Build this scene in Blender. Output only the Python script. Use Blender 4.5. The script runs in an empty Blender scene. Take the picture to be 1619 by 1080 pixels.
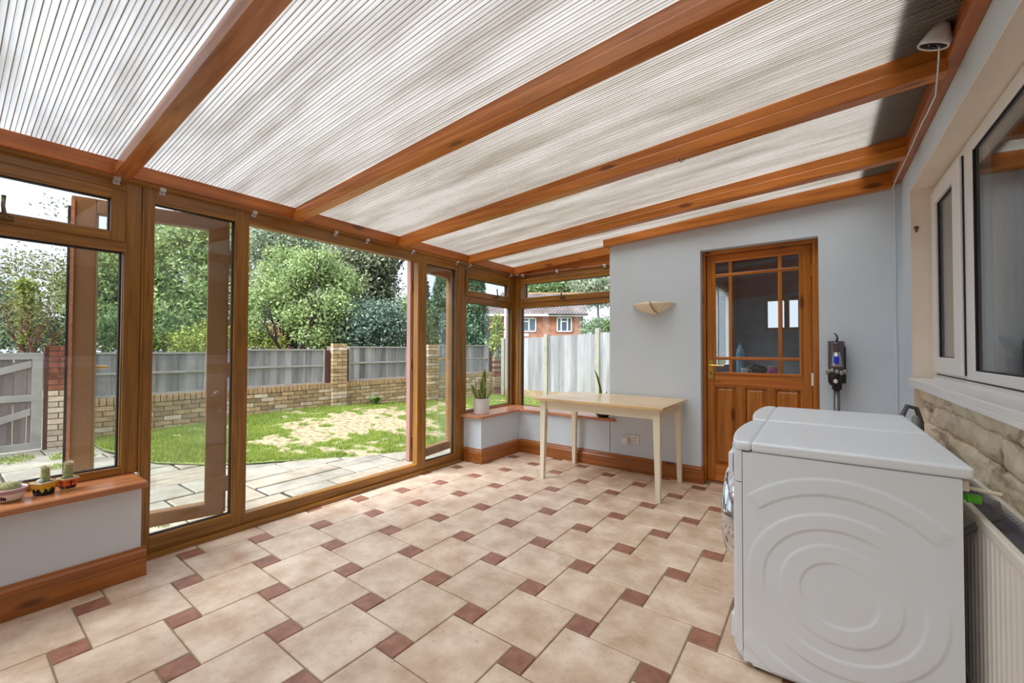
import bpy, math, random
import numpy as np
from mathutils import Vector, Matrix, noise
R = math.radians; V3 = Vector
random.seed(7); np.random.seed(7)
sc = bpy.context.scene
col = sc.collection

# ---------------------------------------------------------------- camera, sky, light, exposure
F_PX = 660.577; YAW = 0.630995; PITCH = .0178093; ROLL = .0031453; CAM_H = 1.196
fw = Vector((-math.sin(YAW)*math.cos(PITCH), math.cos(YAW)*math.cos(PITCH), math.sin(PITCH)))
r0 = Vector((math.cos(YAW), math.sin(YAW), 0)); u0 = r0.cross(fw)
rt = math.cos(ROLL)*r0 + math.sin(ROLL)*u0; up = -math.sin(ROLL)*r0 + math.cos(ROLL)*u0
cd = bpy.data.cameras.new('camera'); cam = bpy.data.objects.new('camera', cd); col.objects.link(cam)
cam.matrix_world = Matrix(((rt.x, up.x, -fw.x, 0), (rt.y, up.y, -fw.y, 0), (rt.z, up.z, -fw.z, CAM_H), (0, 0, 0, 1)))
cd.sensor_width = 36; cd.lens = F_PX/1619*36; cd.clip_end = 500; cd.clip_start = .05
sc.camera = cam
w = bpy.data.worlds.new('overcast_sky'); sc.world = w; w.use_nodes = True
nt = w.node_tree; bg = nt.nodes['Background']
tc = nt.nodes.new('ShaderNodeTexCoord'); nz = nt.nodes.new('ShaderNodeTexNoise'); nz.inputs['Scale'].default_value = 2.2; nz.inputs['Detail'].default_value = 4
rp = nt.nodes.new('ShaderNodeValToRGB'); rp.color_ramp.elements[0].position = .3; rp.color_ramp.elements[1].position = .75
rp.color_ramp.elements[0].color = (.68, .755, .90, 1); rp.color_ramp.elements[1].color = (.78, .84, .95, 1)
nt.links.new(tc.outputs['Generated'], nz.inputs['Vector']); nt.links.new(nz.outputs['Fac'], rp.inputs['Fac']); nt.links.new(rp.outputs['Color'], bg.inputs['Color'])
bg.inputs['Strength'].default_value = .62
sl = bpy.data.lights.new('soft_sun', 'SUN'); sl.energy = 4.4; sl.angle = R(50); sl.color = (.94, .97, 1)
so = bpy.data.objects.new('soft_sun', sl); col.objects.link(so); so.rotation_euler = V3((.15, .6, -.8)).to_track_quat('-Z', 'Y').to_euler()
vs = sc.view_settings; vs.view_transform = 'Standard'; vs.look = 'None'; vs.gamma = 1; vs.use_curve_mapping = False; vs.exposure = 1.34
sc.cycles.max_bounces = 14; sc.cycles.transparent_max_bounces = 24; sc.cycles.diffuse_bounces = 7
sc.cycles.use_denoising = True; sc.cycles.sample_clamp_indirect = 6

# ---------------------------------------------------------------- helpers
ORG = {}
def V(*a): return Vector(a)
class MB:
    def __init__(s): s.v = []; s.f = []; s.m = None
    def add(s, vs, fs):
        b = len(s.v)
        for p in vs:
            p = Vector(p); s.v.append(s.m @ p if s.m else p)
        s.f += [tuple(b+i for i in f) for f in fs]; return s
    def hexa(s, p):   # 4 bottom ccw, 4 top ccw
        return s.add(p, [(3,2,1,0),(4,5,6,7),(0,1,5,4),(1,2,6,5),(2,3,7,6),(3,0,4,7)])
    def box(s, x0, x1, y0, y1, z0, z1):
        return s.hexa([(x0,y0,z0),(x1,y0,z0),(x1,y1,z0),(x0,y1,z0),(x0,y0,z1),(x1,y0,z1),(x1,y1,z1),(x0,y1,z1)])
    def prism(s, poly, a0, a1, ax='Z'):
        n = len(poly)
        def P(p, a): return {'Z': (p[0],p[1],a), 'Y': (p[0],a,p[1]), 'X': (a,p[0],p[1])}[ax]
        ar = sum(poly[i][0]*poly[(i+1)%n][1]-poly[(i+1)%n][0]*poly[i][1] for i in range(n))
        if (ar < 0) != (ax == 'Y'): poly = poly[::-1]
        return s.add([P(p,a0) for p in poly]+[P(p,a1) for p in poly], [tuple(range(n))[::-1], tuple(range(n,2*n))]+[(i,(i+1)%n,n+(i+1)%n,n+i) for i in range(n)])
    def lathe(s, prof, c=(0,0,0), n=24, ax='Z', sx=1, sy=1):
        vs = []; fs = []
        for (r, z) in prof:
            for i in range(n):
                a = 2*math.pi*i/n; x, y = r*math.cos(a)*sx, r*math.sin(a)*sy
                q = {'Z': (x,y,z), 'X': (z,x,y), 'Y': (y,z,x)}[ax]
                vs.append((c[0]+q[0], c[1]+q[1], c[2]+q[2]))
        for k in range(len(prof)-1):
            for i in range(n):
                j = (i+1)%n; fs.append((k*n+i, k*n+j, (k+1)*n+j, (k+1)*n+i))
        fs.append(tuple(range(n))[::-1]); fs.append(tuple((len(prof)-1)*n+i for i in range(n)))
        return s.add(vs, fs)
    def tube(s, pts, r, n=8):
        pts = [Vector(p) for p in pts]; rs = r if isinstance(r, (list, tuple)) else [r]*len(pts)
        vs = []; fs = []; prev = None
        for k, p in enumerate(pts):
            t = (pts[min(k+1, len(pts)-1)]-pts[max(k-1, 0)]).normalized()
            a = prev if prev is not None else (V(0,0,1) if abs(t.z) < .9 else V(1,0,0))
            a = (a - t*a.dot(t)).normalized(); b = t.cross(a); prev = a
            for i in range(n):
                q = 2*math.pi*i/n; vs.append(p+(a*math.cos(q)+b*math.sin(q))*rs[k])
        for k in range(len(pts)-1):
            for i in range(n):
                j = (i+1)%n; fs.append((k*n+i, k*n+j, (k+1)*n+j, (k+1)*n+i))
        fs.append(tuple(range(n))[::-1]); fs.append(tuple((len(pts)-1)*n+i for i in range(n)))
        return s.add(vs, fs)
    def sphere(s, c, rx, ry=None, rz=None, n=16, m=10):
        ry = ry or rx; rz = rz or rx; prof = []
        vs = []; fs = []
        for k in range(m+1):
            a = math.pi*(k+.02)/(m+.04)-math.pi/2
            for i in range(n):
                q = 2*math.pi*i/n; vs.append((c[0]+rx*math.cos(a)*math.cos(q), c[1]+ry*math.cos(a)*math.sin(q), c[2]+rz*math.sin(a)))
        for k in range(m):
            for i in range(n):
                j = (i+1)%n; fs.append((k*n+i, k*n+j, (k+1)*n+j, (k+1)*n+i))
        return s.add(vs, fs)
    def build(s, name, mat, parent=None, smooth=False, bevel=0, seg=2, origin=None):
        if origin is None:
            if parent is not None: origin = ORG[parent.name]
            else:
                lo = [min(p[i] for p in s.v) for i in range(3)]; hi = [max(p[i] for p in s.v) for i in range(3)]
                origin = V((lo[0]+hi[0])/2, (lo[1]+hi[1])/2, lo[2])
        origin = Vector(origin)
        me = bpy.data.meshes.new(name); me.from_pydata([p-origin for p in s.v], [], s.f)
        if mat: me.materials.append(mat)
        if smooth: me.polygons.foreach_set('use_smooth', [True]*len(me.polygons))
        return link(name, me, parent, origin, bevel, seg)
def link(name, me, parent, origin, bevel=0, seg=2):
    o = bpy.data.objects.new(name, me); col.objects.link(o)
    if parent is not None: o.parent = parent; o.location = Vector(origin)-ORG[parent.name]
    else: o.location = origin
    ORG[o.name] = Vector(origin)
    if bevel:
        b = o.modifiers.new('bevel', 'BEVEL'); b.width = bevel; b.segments = seg; b.limit_method = 'ANGLE'
    return o
def empty(name, loc, parent=None): return link(name, None, parent, Vector(loc))
def tag(o, label=None, cat=None, group=None, kind=None):
    if label: o['label'] = label
    if cat: o['category'] = cat
    if group: o['group'] = group
    if kind: o['kind'] = kind
    return o
def struct(o, label=None, cat=None): return tag(o, label, cat, None, 'structure')
def smooth_angle(o, deg=40):
    me = o.data; me.polygons.foreach_set('use_smooth', [True]*len(me.polygons))
    try: me.set_sharp_from_angle(angle=R(deg))
    except Exception: pass
    return o
def copy_tree(o, parent=None, off=None):
    c = o.copy(); col.objects.link(c); c.parent = parent
    if off is not None: c.location = o.location + Vector(off)
    ORG[c.name] = ORG[o.name] + (Vector(off) if off is not None else Vector())
    for ch in list(o.children): copy_tree(ch, c)
    return c
# ---------------------------------------------------------------- materials
def srgb(r, g, b):
    f = lambda c: (c/255/12.92) if c/255 <= .04045 else ((c/255+.055)/1.055)**2.4
    return (f(r), f(g), f(b), 1)
def mat(name, base, rough=.5, var=0., vscale=3., metal=0., bump=0., bscale=40., var2=None, stretch=None, rnd=0., spec=.5, trans=0., coat=0.):
    m = bpy.data.materials.new(name); m.use_nodes = True; t = m.node_tree; n = t.nodes; b = n['Principled BSDF']
    b.inputs['Roughness'].default_value = rough; b.inputs['Metallic'].default_value = metal
    b.inputs['Specular IOR Level'].default_value = spec; b.inputs['Coat Weight'].default_value = coat
    c = srgb(*base); g = n.new('ShaderNodeNewGeometry'); mp = n.new('ShaderNodeMapping'); t.links.new(g.outputs['Position'], mp.inputs['Vector'])
    if stretch: mp.inputs['Scale'].default_value = stretch
    if var or var2:
        z = n.new('ShaderNodeTexNoise'); z.inputs['Scale'].default_value = vscale; z.inputs['Detail'].default_value = 8; z.inputs['Roughness'].default_value = .62
        t.links.new(mp.outputs['Vector'], z.inputs['Vector'])
        ra = n.new('ShaderNodeValToRGB'); ra.color_ramp.elements[0].position = .32; ra.color_ramp.elements[1].position = .68
        if var2: c0, c1 = c, srgb(*var2)
        else: c0 = tuple(x*(1-var) for x in c[:3])+(1,); c1 = tuple(min(1, x*(1+var)) for x in c[:3])+(1,)
        ra.color_ramp.elements[0].color = c0; ra.color_ramp.elements[1].color = c1
        t.links.new(z.outputs['Fac'], ra.inputs['Fac']); src = ra.outputs['Color']
    else:
        rgb = n.new('ShaderNodeRGB'); rgb.outputs[0].default_value = c; src = rgb.outputs[0]
    if rnd:
        oi = n.new('ShaderNodeObjectInfo'); mr = n.new('ShaderNodeMapRange'); mr.inputs['To Min'].default_value = 1-rnd; mr.inputs['To Max'].default_value = 1+rnd
        t.links.new(oi.outputs['Random'], mr.inputs['Value']); hs = n.new('ShaderNodeHueSaturation'); t.links.new(mr.outputs[0], hs.inputs['Value'])
        t.links.new(src, hs.inputs['Color']); src = hs.outputs['Color']
    t.links.new(src, b.inputs['Base Color'])
    if bump:
        z2 = n.new('ShaderNodeTexNoise'); z2.inputs['Scale'].default_value = bscale; z2.inputs['Detail'].default_value = 6
        t.links.new(mp.outputs['Vector'], z2.inputs['Vector']); bp = n.new('ShaderNodeBump'); bp.inputs['Strength'].default_value = bump; bp.inputs['Distance'].default_value = .01
        t.links.new(z2.outputs['Fac'], bp.inputs['Height']); t.links.new(bp.outputs['Normal'], b.inputs['Normal'])
    return m
def wood(name, dark, light, ax='Z', rough=.32, knots=True, scale=1., coat=.15, rnd=.06):
    m = bpy.data.materials.new(name); m.use_nodes = True; t = m.node_tree; n = t.nodes; b = n['Principled BSDF']; L = t.links.new
    b.inputs['Roughness'].default_value = rough; b.inputs['Coat Weight'].default_value = coat; b.inputs['Coat Roughness'].default_value = .2
    g = n.new('ShaderNodeNewGeometry'); mp = n.new('ShaderNodeMapping'); L(g.outputs['Position'], mp.inputs['Vector'])
    s = {'X': (.9, 22, 22), 'Y': (22, .9, 22), 'Z': (22, 22, .9)}[ax]; mp.inputs['Scale'].default_value = tuple(q*scale for q in s)
    z = n.new('ShaderNodeTexNoise'); z.inputs['Scale'].default_value = 1.6; z.inputs['Detail'].default_value = 9; z.inputs['Distortion'].default_value = .8; L(mp.outputs[0], z.inputs['Vector'])
    ra = n.new('ShaderNodeValToRGB'); e = ra.color_ramp.elements; e[0].position = .3; e[1].position = .7; e[0].color = srgb(*dark); e[1].color = srgb(*light); L(z.outputs['Fac'], ra.inputs['Fac'])
    src = ra.outputs['Color']
    z3 = n.new('ShaderNodeTexNoise'); z3.inputs['Scale'].default_value = 1.3; z3.inputs['Detail'].default_value = 3; L(g.outputs['Position'], z3.inputs['Vector'])
    mr0 = n.new('ShaderNodeMapRange'); mr0.inputs['From Min'].default_value = .3; mr0.inputs['From Max'].default_value = .7; mr0.inputs['To Min'].default_value = .82; mr0.inputs['To Max'].default_value = 1.15; L(z3.outputs['Fac'], mr0.inputs['Value'])
    hs0 = n.new('ShaderNodeHueSaturation'); L(mr0.outputs[0], hs0.inputs['Value']); L(src, hs0.inputs['Color']); src = hs0.outputs['Color']
    if knots:
        mk = n.new('ShaderNodeMapping'); L(g.outputs['Position'], mk.inputs['Vector']); k = {'X': (2.2, 7, 7), 'Y': (7, 2.2, 7), 'Z': (7, 7, 2.2)}[ax]; mk.inputs['Scale'].default_value = k
        v = n.new('ShaderNodeTexVoronoi'); v.inputs['Scale'].default_value = 1; L(mk.outputs[0], v.inputs['Vector'])
        mr = n.new('ShaderNodeMapRange'); mr.interpolation_type = 'SMOOTHSTEP'; mr.inputs['From Min'].default_value = .07; mr.inputs['From Max'].default_value = .17; mr.inputs['To Min'].default_value = .75; mr.inputs['To Max'].default_value = 0; L(v.outputs['Distance'], mr.inputs['Value'])
        mx = n.new('ShaderNodeMix'); mx.data_type = 'RGBA'; L(mr.outputs[0], mx.inputs['Factor']); L(src, mx.inputs[6]); mx.inputs[7].default_value = srgb(max(dark[0]-75, 20), max(dark[1]-55, 12), max(dark[2]-25, 5)); src = mx.outputs[2]
    if rnd:
        oi = n.new('ShaderNodeObjectInfo'); mr = n.new('ShaderNodeMapRange'); mr.inputs['To Min'].default_value = 1-rnd; mr.inputs['To Max'].default_value = 1+rnd
        L(oi.outputs['Random'], mr.inputs['Value']); hs = n.new('ShaderNodeHueSaturation'); L(mr.outputs[0], hs.inputs['Value']); L(src, hs.inputs['Color']); src = hs.outputs['Color']
    L(src, b.inputs['Base Color'])
    bp = n.new('ShaderNodeBump'); bp.inputs['Strength'].default_value = .12; bp.inputs['Distance'].default_value = .004; L(z.outputs['Fac'], bp.inputs['Height']); L(bp.outputs['Normal'], b.inputs['Normal'])
    return m
def glass(name, tint=(.97, .985, .98), base=.045, edge=.7, rough=0.):
    m = bpy.data.materials.new(name); m.use_nodes = True; t = m.node_tree; n = t.nodes; L = t.links.new
    n.remove(n['Principled BSDF']); o = n['Material Output']
    tr = n.new('ShaderNodeBsdfTransparent'); tr.inputs['Color'].default_value = tint+(1,); gl = n.new('ShaderNodeBsdfGlossy'); gl.inputs['Roughness'].default_value = rough
    lw = n.new('ShaderNodeLayerWeight'); lw.inputs['Blend'].default_value = .5; pw = n.new('ShaderNodeMath'); pw.operation = 'POWER'; pw.inputs[1].default_value = 3.5; L(lw.outputs['Facing'], pw.inputs[0])
    ma = n.new('ShaderNodeMath'); ma.operation = 'MULTIPLY_ADD'; ma.inputs[1].default_value = edge; ma.inputs[2].default_value = base; L(pw.outputs[0], ma.inputs[0])
    mx = n.new('ShaderNodeMixShader'); L(ma.outputs[0], mx.inputs[0]); L(tr.outputs[0], mx.inputs[1]); L(gl.outputs[0], mx.inputs[2]); L(mx.outputs[0], o.inputs['Surface'])
    return m
M = {}
M['frame'] = wood('golden_oak_foil', (116, 76, 22), (168, 114, 44), 'Z', rough=.35, knots=False, scale=1.6, rnd=.02)
M['frameh'] = wood('golden_oak_foil_lengthwise', (120, 78, 24), (174, 118, 46), 'Y', rough=.35, knots=False, scale=1.6, rnd=.02)
M['framex'] = wood('golden_oak_foil_crosswise', (120, 78, 24), (174, 118, 46), 'X', rough=.35, knots=False, scale=1.6, rnd=.02)
M['pink_edge'] = mat('pinkish_brown_edge', (172, 130, 118), .5, .1)
M['frame_out'] = mat('tan_outer_frame', (150, 108, 70), .4, .12)
M['pineX'] = wood('stained_pine_x', (168, 92, 26), (214, 130, 54), 'X')
M['pineY'] = wood('stained_pine_y', (152, 80, 26), (198, 114, 46), 'Y')
M['pineZ'] = wood('stained_pine_z', (152, 86, 20), (202, 124, 42), 'Z')
M['skX'] = wood('skirting_pine_x', (132, 76, 26), (182, 108, 46), 'X'); M['skY'] = wood('skirting_pine_y', (138, 80, 28), (188, 112, 48), 'Y')
M['pinkwood'] = wood('pale_stained_cover_strip', (158, 90, 42), (204, 132, 80), 'X')
M['sill'] = wood('varnished_sill_y', (158, 92, 52), (204, 138, 92), 'Y', rough=.28, knots=False)
M['sillX'] = wood('varnished_sill_x', (176, 108, 74), (216, 150, 112), 'X', rough=.28, knots=False)
M['wall'] = mat('pale_blue_grey_plaster', (211, 222, 232), .75, .03, 1.5, bump=.03, bscale=60)
M['wall_white'] = mat('white_plaster', (222, 226, 232), .8, .03, 1.5, bump=.03)
M['peach'] = mat('bare_peach_plaster', (238, 224, 208), .85, .05, 2.5, bump=.1, bscale=30)
M['white'] = mat('white_upvc', (232, 232, 232), .3)
M['gasket'] = mat('black_rubber_gasket', (28, 24, 28), .6)
M['glass'] = glass('window_glass')
M['glass_dark'] = glass('house_window_glass', (.92, .94, .94), .08, .7)
M['grout'] = mat('grout', (150, 134, 104), .9, .15, 20)
M['alloy'] = mat('alloy', (190, 192, 196), .3, metal=1.)
M['brass'] = mat('polished_brass', (214, 178, 96), .25, metal=1.)
M['bronze'] = mat('antique_bronze', (120, 104, 80), .3, metal=1.)
M['black'] = mat('black_plastic', (30, 29, 30), .45)
M['chrome'] = mat('chrome', (215, 218, 222), .08, metal=1.)
M['appliance'] = mat('white_enamel', (233, 238, 243), .32, spec=.4)
M['appliance_side'] = mat('white_enamel_side', (230, 236, 242), .38, spec=.4)
def floor_tile_mat():
    m = mat('mottled_beige_tile', (192, 160, 134), .33, var2=(236, 216, 194), vscale=5.5, rnd=.035, bump=.12, bscale=26, spec=.45)
    t = m.node_tree; n = t.nodes; L = t.links.new; b = n['Principled BSDF']
    src = b.inputs['Base Color'].links[0].from_socket
    g = n.new('ShaderNodeNewGeometry'); z = n.new('ShaderNodeTexNoise'); z.inputs['Scale'].default_value = 34; z.inputs['Detail'].default_value = 8; z.inputs['Roughness'].default_value = .7; L(g.outputs['Position'], z.inputs['Vector'])
    mr = n.new('ShaderNodeMapRange'); mr.inputs['From Min'].default_value = .56; mr.inputs['From Max'].default_value = .72; mr.inputs['To Min'].default_value = 0; mr.inputs['To Max'].default_value = .55; L(z.outputs['Fac'], mr.inputs['Value'])
    mx = n.new('ShaderNodeMix'); mx.data_type = 'RGBA'; L(mr.outputs[0], mx.inputs['Factor']); L(src, mx.inputs[6]); mx.inputs[7].default_value = srgb(164, 128, 96); L(mx.outputs[2], b.inputs['Base Color'])
    return m
M['tile'] = floor_tile_mat()
M['small_tile'] = mat('terracotta_tile', (132, 84, 66), .4, var2=(172, 122, 100), vscale=14, rnd=.08, bump=.2, bscale=40)
def poly_mat():
    m = bpy.data.materials.new('multiwall_polycarbonate'); m.use_nodes = True; t = m.node_tree; n = t.nodes; L = t.links.new
    n.remove(n['Principled BSDF']); o = n['Material Output']
    g = n.new('ShaderNodeNewGeometry'); mp = n.new('ShaderNodeMapping'); mp.inputs['Scale'].default_value = (.8, 6, 1); L(g.outputs['Position'], mp.inputs['Vector'])
    z = n.new('ShaderNodeTexNoise'); z.inputs['Scale'].default_value = 1.2; z.inputs['Detail'].default_value = 7; z.inputs['Roughness'].default_value = .65; L(mp.outputs[0], z.inputs['Vector'])
    ra = n.new('ShaderNodeValToRGB'); ra.color_ramp.elements[0].position = .3; ra.color_ramp.elements[1].position = .6; ra.color_ramp.elements[0].color = (.60, .58, .54, 1); ra.color_ramp.elements[1].color = (.82, .82, .81, 1); L(z.outputs['Fac'], ra.inputs['Fac'])
    tr = n.new('ShaderNodeBsdfTransparent'); L(ra.outputs[0], tr.inputs['Color']); tl = n.new('ShaderNodeBsdfTranslucent'); L(ra.outputs[0], tl.inputs['Color'])
    gl = n.new('ShaderNodeBsdfGlossy'); gl.inputs['Roughness'].default_value = .25
    m1 = n.new('ShaderNodeMixShader'); m1.inputs[0].default_value = .14; L(tr.outputs[0], m1.inputs[1]); L(tl.outputs[0], m1.inputs[2])
    m2 = n.new('ShaderNodeMixShader'); m2.inputs[0].default_value = .05; L(m1.outputs[0], m2.inputs[1]); L(gl.outputs[0], m2.inputs[2]); L(m2.outputs[0], o.inputs['Surface'])
    return m
M['poly'] = poly_mat()
M['rib'] = mat('sheet_rib', (176, 166, 156), .6)
M['flash'] = mat('dark_brown_flashing', (70, 46, 42), .6, .2)

# ================================================================ STRUCTURE
X_FR = -3.075     # interior face of the garden frames
Y_BW = 4.02       # back wall face
X_HW = .49        # house wall face
YB = -1.5         # wall behind the camera
# ---- floor with tiles
fl = MB().box(-3.16, .56, YB, 4.30, -.06, -.006).build('floor', M['grout']); struct(fl)
Lp = .335; sp = .1107; g_ = .006
def tile_mesh(name, w_, h_, m_):
    b = MB(); e = .003; t = .006
    x0, x1, y0, y1 = -w_/2, w_/2, -h_/2, h_/2
    b.add([(x0,y0,-t),(x1,y0,-t),(x1,y1,-t),(x0,y1,-t),(x0,y0,-e),(x1,y0,-e),(x1,y1,-e),(x0,y1,-e),(x0+e,y0+e,0),(x1-e,y0+e,0),(x1-e,y1-e,0),(x0+e,y1-e,0)],
          [(3,2,1,0),(0,1,5,4),(1,2,6,5),(2,3,7,6),(3,0,4,7),(4,5,9,8),(5,6,10,9),(6,7,11,10),(7,4,8,11),(8,9,10,11)])
    me = bpy.data.meshes.new(name); me.from_pydata(b.v, [], b.f); me.materials.append(m_); return me
meshes = {}
def place_tile(name, cx, cy, a, m_):
    x0 = max(cx-a/2+g_/2, -3.07); x1 = min(cx+a/2-g_/2, .50); y0 = cy-a/2+g_/2; y1 = min(cy+a/2-g_/2, 4.20)
    if y0 < -1.45: return
    if cy > 4.02 and not (-.84 < cx < 0): y1 = min(y1, 4.03)
    if x1-x0 < .02 or y1-y0 < .02: return
    k = (name, round(x1-x0, 4), round(y1-y0, 4))
    if k not in meshes: meshes[k] = tile_mesh(name, k[1], k[2], m_)
    link(name, meshes[k], fl, V((x0+x1)/2, (y0+y1)/2, random.uniform(-.0006, .0006)))
for i in range(-14, 20):
    for j in range(-14, 20):
        cx = -1.949+i*Lp+j*sp; cy = 1.6625-i*sp+j*Lp
        if -3.6 < cx < .9 and -1.2 < cy < 4.6:
            place_tile('small_tile', cx, cy, sp, M['small_tile'])
            place_tile('tile', cx+sp/2+Lp/2, cy-sp/2+Lp/2, Lp, M['tile'])
# ---- walls
def skirting(mb, p0, p1, face, h=.15, t=.022):  # face = outward normal (2D)
    p0 = V(*p0, 0); p1 = V(*p1, 0); nrm = V(*face, 0)
    prof = [(0,0),(t,0),(t,h*.72),(t*.8,h*.78),(t*.95,h*.84),(t*.5,h*.93),(t*.35,h),(0,h)]
    n = len(prof); vs = [p0+nrm*a+V(0,0,z) for a, z in prof]+[p1+nrm*a+V(0,0,z) for a, z in prof]
    mb.add(vs, [tuple(range(n)), tuple(range(n, 2*n))[::-1]]+[((i+1)%n, i, n+i, n+(i+1)%n) for i in range(n)]); return mb
wl = MB().box(-3.15, -2.885, YB+.001, .64, 0, .468).build('wall_left', M['wall_white']); struct(wl)
wl2 = MB().box(-3.15, -2.83, 3.335, 4.30, 0, .468).build('low_wall_corner', M['wall'], wl)
b = MB(); skirting(b, (-2.885, YB+.01), (-2.885, .66), (1, 0)); bl = b.build('baseboard_left', M['skY']); struct(bl)
b = MB(); skirting(b, (-2.83, 3.335), (-2.83, 4.0), (1, 0)); skirting(b, (-3.06, 3.335), (-2.808, 3.335), (0, -1)); b.build('baseboard_return', M['skY'], bl)
# back wall: under the window, and the tall piece with the door opening
zroof = lambda x: 2.12+.064*(x+3.03)+.10
wb = MB()
def slopewall(mb, x0, x1, y0, y1, z0, off=.12):
    mb.hexa([(x0,y0,z0),(x1,y0,z0),(x1,y1,z0),(x0,y1,z0),(x0,y0,zroof(x0)+off-.02),(x1,y0,zroof(x1)+off-.02),(x1,y1,zroof(x1)+off-.02),(x0,y1,zroof(x0)+off-.02)])
slopewall(wb, -1.705, -.844, Y_BW, 4.30, 0, .02)
slopewall(wb, .012, .80, Y_BW, 4.30, 0, .02)
slopewall(wb, -.844, .012, Y_BW, 4.30, 2.085, .02)
wbk = wb.build('wall_back', M['wall']); struct(wbk)
MB().box(-3.15, -1.70, Y_BW, 4.30, 0, .468).build('low_wall_under_window', M['wall'], wbk)
b = MB(); skirting(b, (-2.81, Y_BW), (-.845, Y_BW), (0, -1)); skirting(b, (-.845, 4.0), (-.845, 4.12), (1, 0)); bb = b.build('baseboard_back', M['skX']); struct(bb)
b = MB(); skirting(b, (.012, Y_BW), (.49, Y_BW), (0, -1)); b.build('baseboard_right_of_door', M['pineX'], bb)
# house wall: plaster above the window, far pier, thin white rear wall behind the camera
wr = MB(); wr.box(X_HW, .75, 3.64, Y_BW, 0, 2.62); wr.box(X_HW, .75, YB, 3.64, 2.218, 2.62); wr.box(.562, .75, YB, 3.64, 0, 1.0); wr.box(X_HW, .75, YB, .2, 1.0, 2.218)
wrr = wr.build('wall_right', M['wall']); struct(wrr)
b = MB(); b.box(X_HW-.004, .60, 3.634, 3.641, 1.02, 2.214); b.box(X_HW-.003, .60, .2, 3.634, 2.211, 2.218); b.box(X_HW+.002, .562, 3.63, 3.641, .55, 1.0); b.build('peach_reveal', M['peach'], wrr)
b = MB(); pts = []
for k in range(15):
    a = 2*math.pi*k/15; rr = 1+.3*math.sin(3*a)+.2*math.sin(5*a+1); pts.append((.512+.009*rr*math.cos(a), 1.965+.02*rr*math.sin(a)))
b.prism(pts, 3.628, 3.634, 'Y'); b.build('plaster_chip', mat('brown_chip', (120, 84, 44), .9, .3, 60), wrr)
rw = MB().box(-3.2, .8, YB-.1, YB, 0, 2.6).build('wall_rear', M['wall_white']); struct(rw)
# exposed rough stone under the house window, each stone a displaced block
def stone_mat():
    m = mat('rough_plastered_stone', (232, 212, 178), .95, var2=(253, 245, 226), vscale=9, bump=.6, bscale=45)
    t = m.node_tree; n = t.nodes; L = t.links.new; b = n['Principled BSDF']; src = b.inputs['Base Color'].links[0].from_socket
    g = n.new('ShaderNodeNewGeometry')
    for sc_, lo, hi, cc, st in ((4.5, .56, .68, (140, 130, 112), (1, .5, 2.6)), (6., .60, .70, (128, 98, 54), (1, .7, 1.4))):
        mp = n.new('ShaderNodeMapping'); mp.inputs['Scale'].default_value = st; mp.inputs['Location'].default_value = (sc_, 2, 1); L(g.outputs['Position'], mp.inputs['Vector'])
        z = n.new('ShaderNodeTexNoise'); z.inputs['Scale'].default_value = sc_; z.inputs['Detail'].default_value = 9; z.inputs['Roughness'].default_value = .6; L(mp.outputs[0], z.inputs['Vector'])
        mr = n.new('ShaderNodeMapRange'); mr.inputs['From Min'].default_value = lo; mr.inputs['From Max'].default_value = hi; mr.inputs['To Max'].default_value = .75; L(z.outputs['Fac'], mr.inputs['Value'])
        mx = n.new('ShaderNodeMix'); mx.data_type = 'RGBA'; L(mr.outputs[0], mx.inputs['Factor']); L(src, mx.inputs[6]); mx.inputs[7].default_value = srgb(*cc); src = mx.outputs[2]
    L(src, b.inputs['Base Color']); return m
M['stone'] = stone_mat()
def stone(y0, y1, z0, z1, xf):
    ny, nz = max(4, int((y1-y0)/.022)), max(5, int((z1-z0)/.014)); vs = []; fs = []
    for a in range(ny+1):
        for c in range(nz+1):
            y = y0+(y1-y0)*a/ny; z = z0+(z1-z0)*c/nz
            e = min(a, ny-a)/ny*(y1-y0); f = min(c, nz-c)/nz*(z1-z0)
            rd = -.010*math.exp(-min(e, f)/.012)
            d = noise.noise(V(y*7, z*16, 3))*.014+noise.noise(V(y*24, z*40, 9))*.007+noise.noise(V(y*2.4+5, z*7, 1))*.014
            vs.append((xf-.006-d-rd, y+noise.noise(V(y*9, z*9, 5))*.004, z+noise.noise(V(y*4, z*3, 8))*.012))
    fs = [(a*(nz+1)+c, a*(nz+1)+c+1, (a+1)*(nz+1)+c+1, (a+1)*(nz+1)+c) for a in range(ny) for c in range(nz)]
    n0 = len(vs)
    bd = [a*(nz+1) for a in range(ny+1)]+[ny*(nz+1)+c for c in range(1, nz+1)]+[a*(nz+1)+nz for a in range(ny-1, -1, -1)]+[c for c in range(nz-1, 0, -1)]
    for i in bd: vs.append((.566, vs[i][1], vs[i][2]))
    for k in range(len(bd)):
        j = (k+1)%len(bd); fs.append((bd[k], bd[j], n0+j, n0+k))
    MB().add(vs, fs).build('stone', M['stone'], wrr, smooth=True)
rs = random.Random(3)
for k, (z0, z1) in enumerate(((.0, .30), (.30, .52), (.52, .63), (.63, .77), (.77, .885), (.885, 1.0))):
    y = 3.635
    while y > .3:
        l = rs.uniform(.38, .8); y0 = max(y-l, .25); stone(y0+.004, y, z0, z1, .53+rs.uniform(-.006, .006)); y = y0

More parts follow.
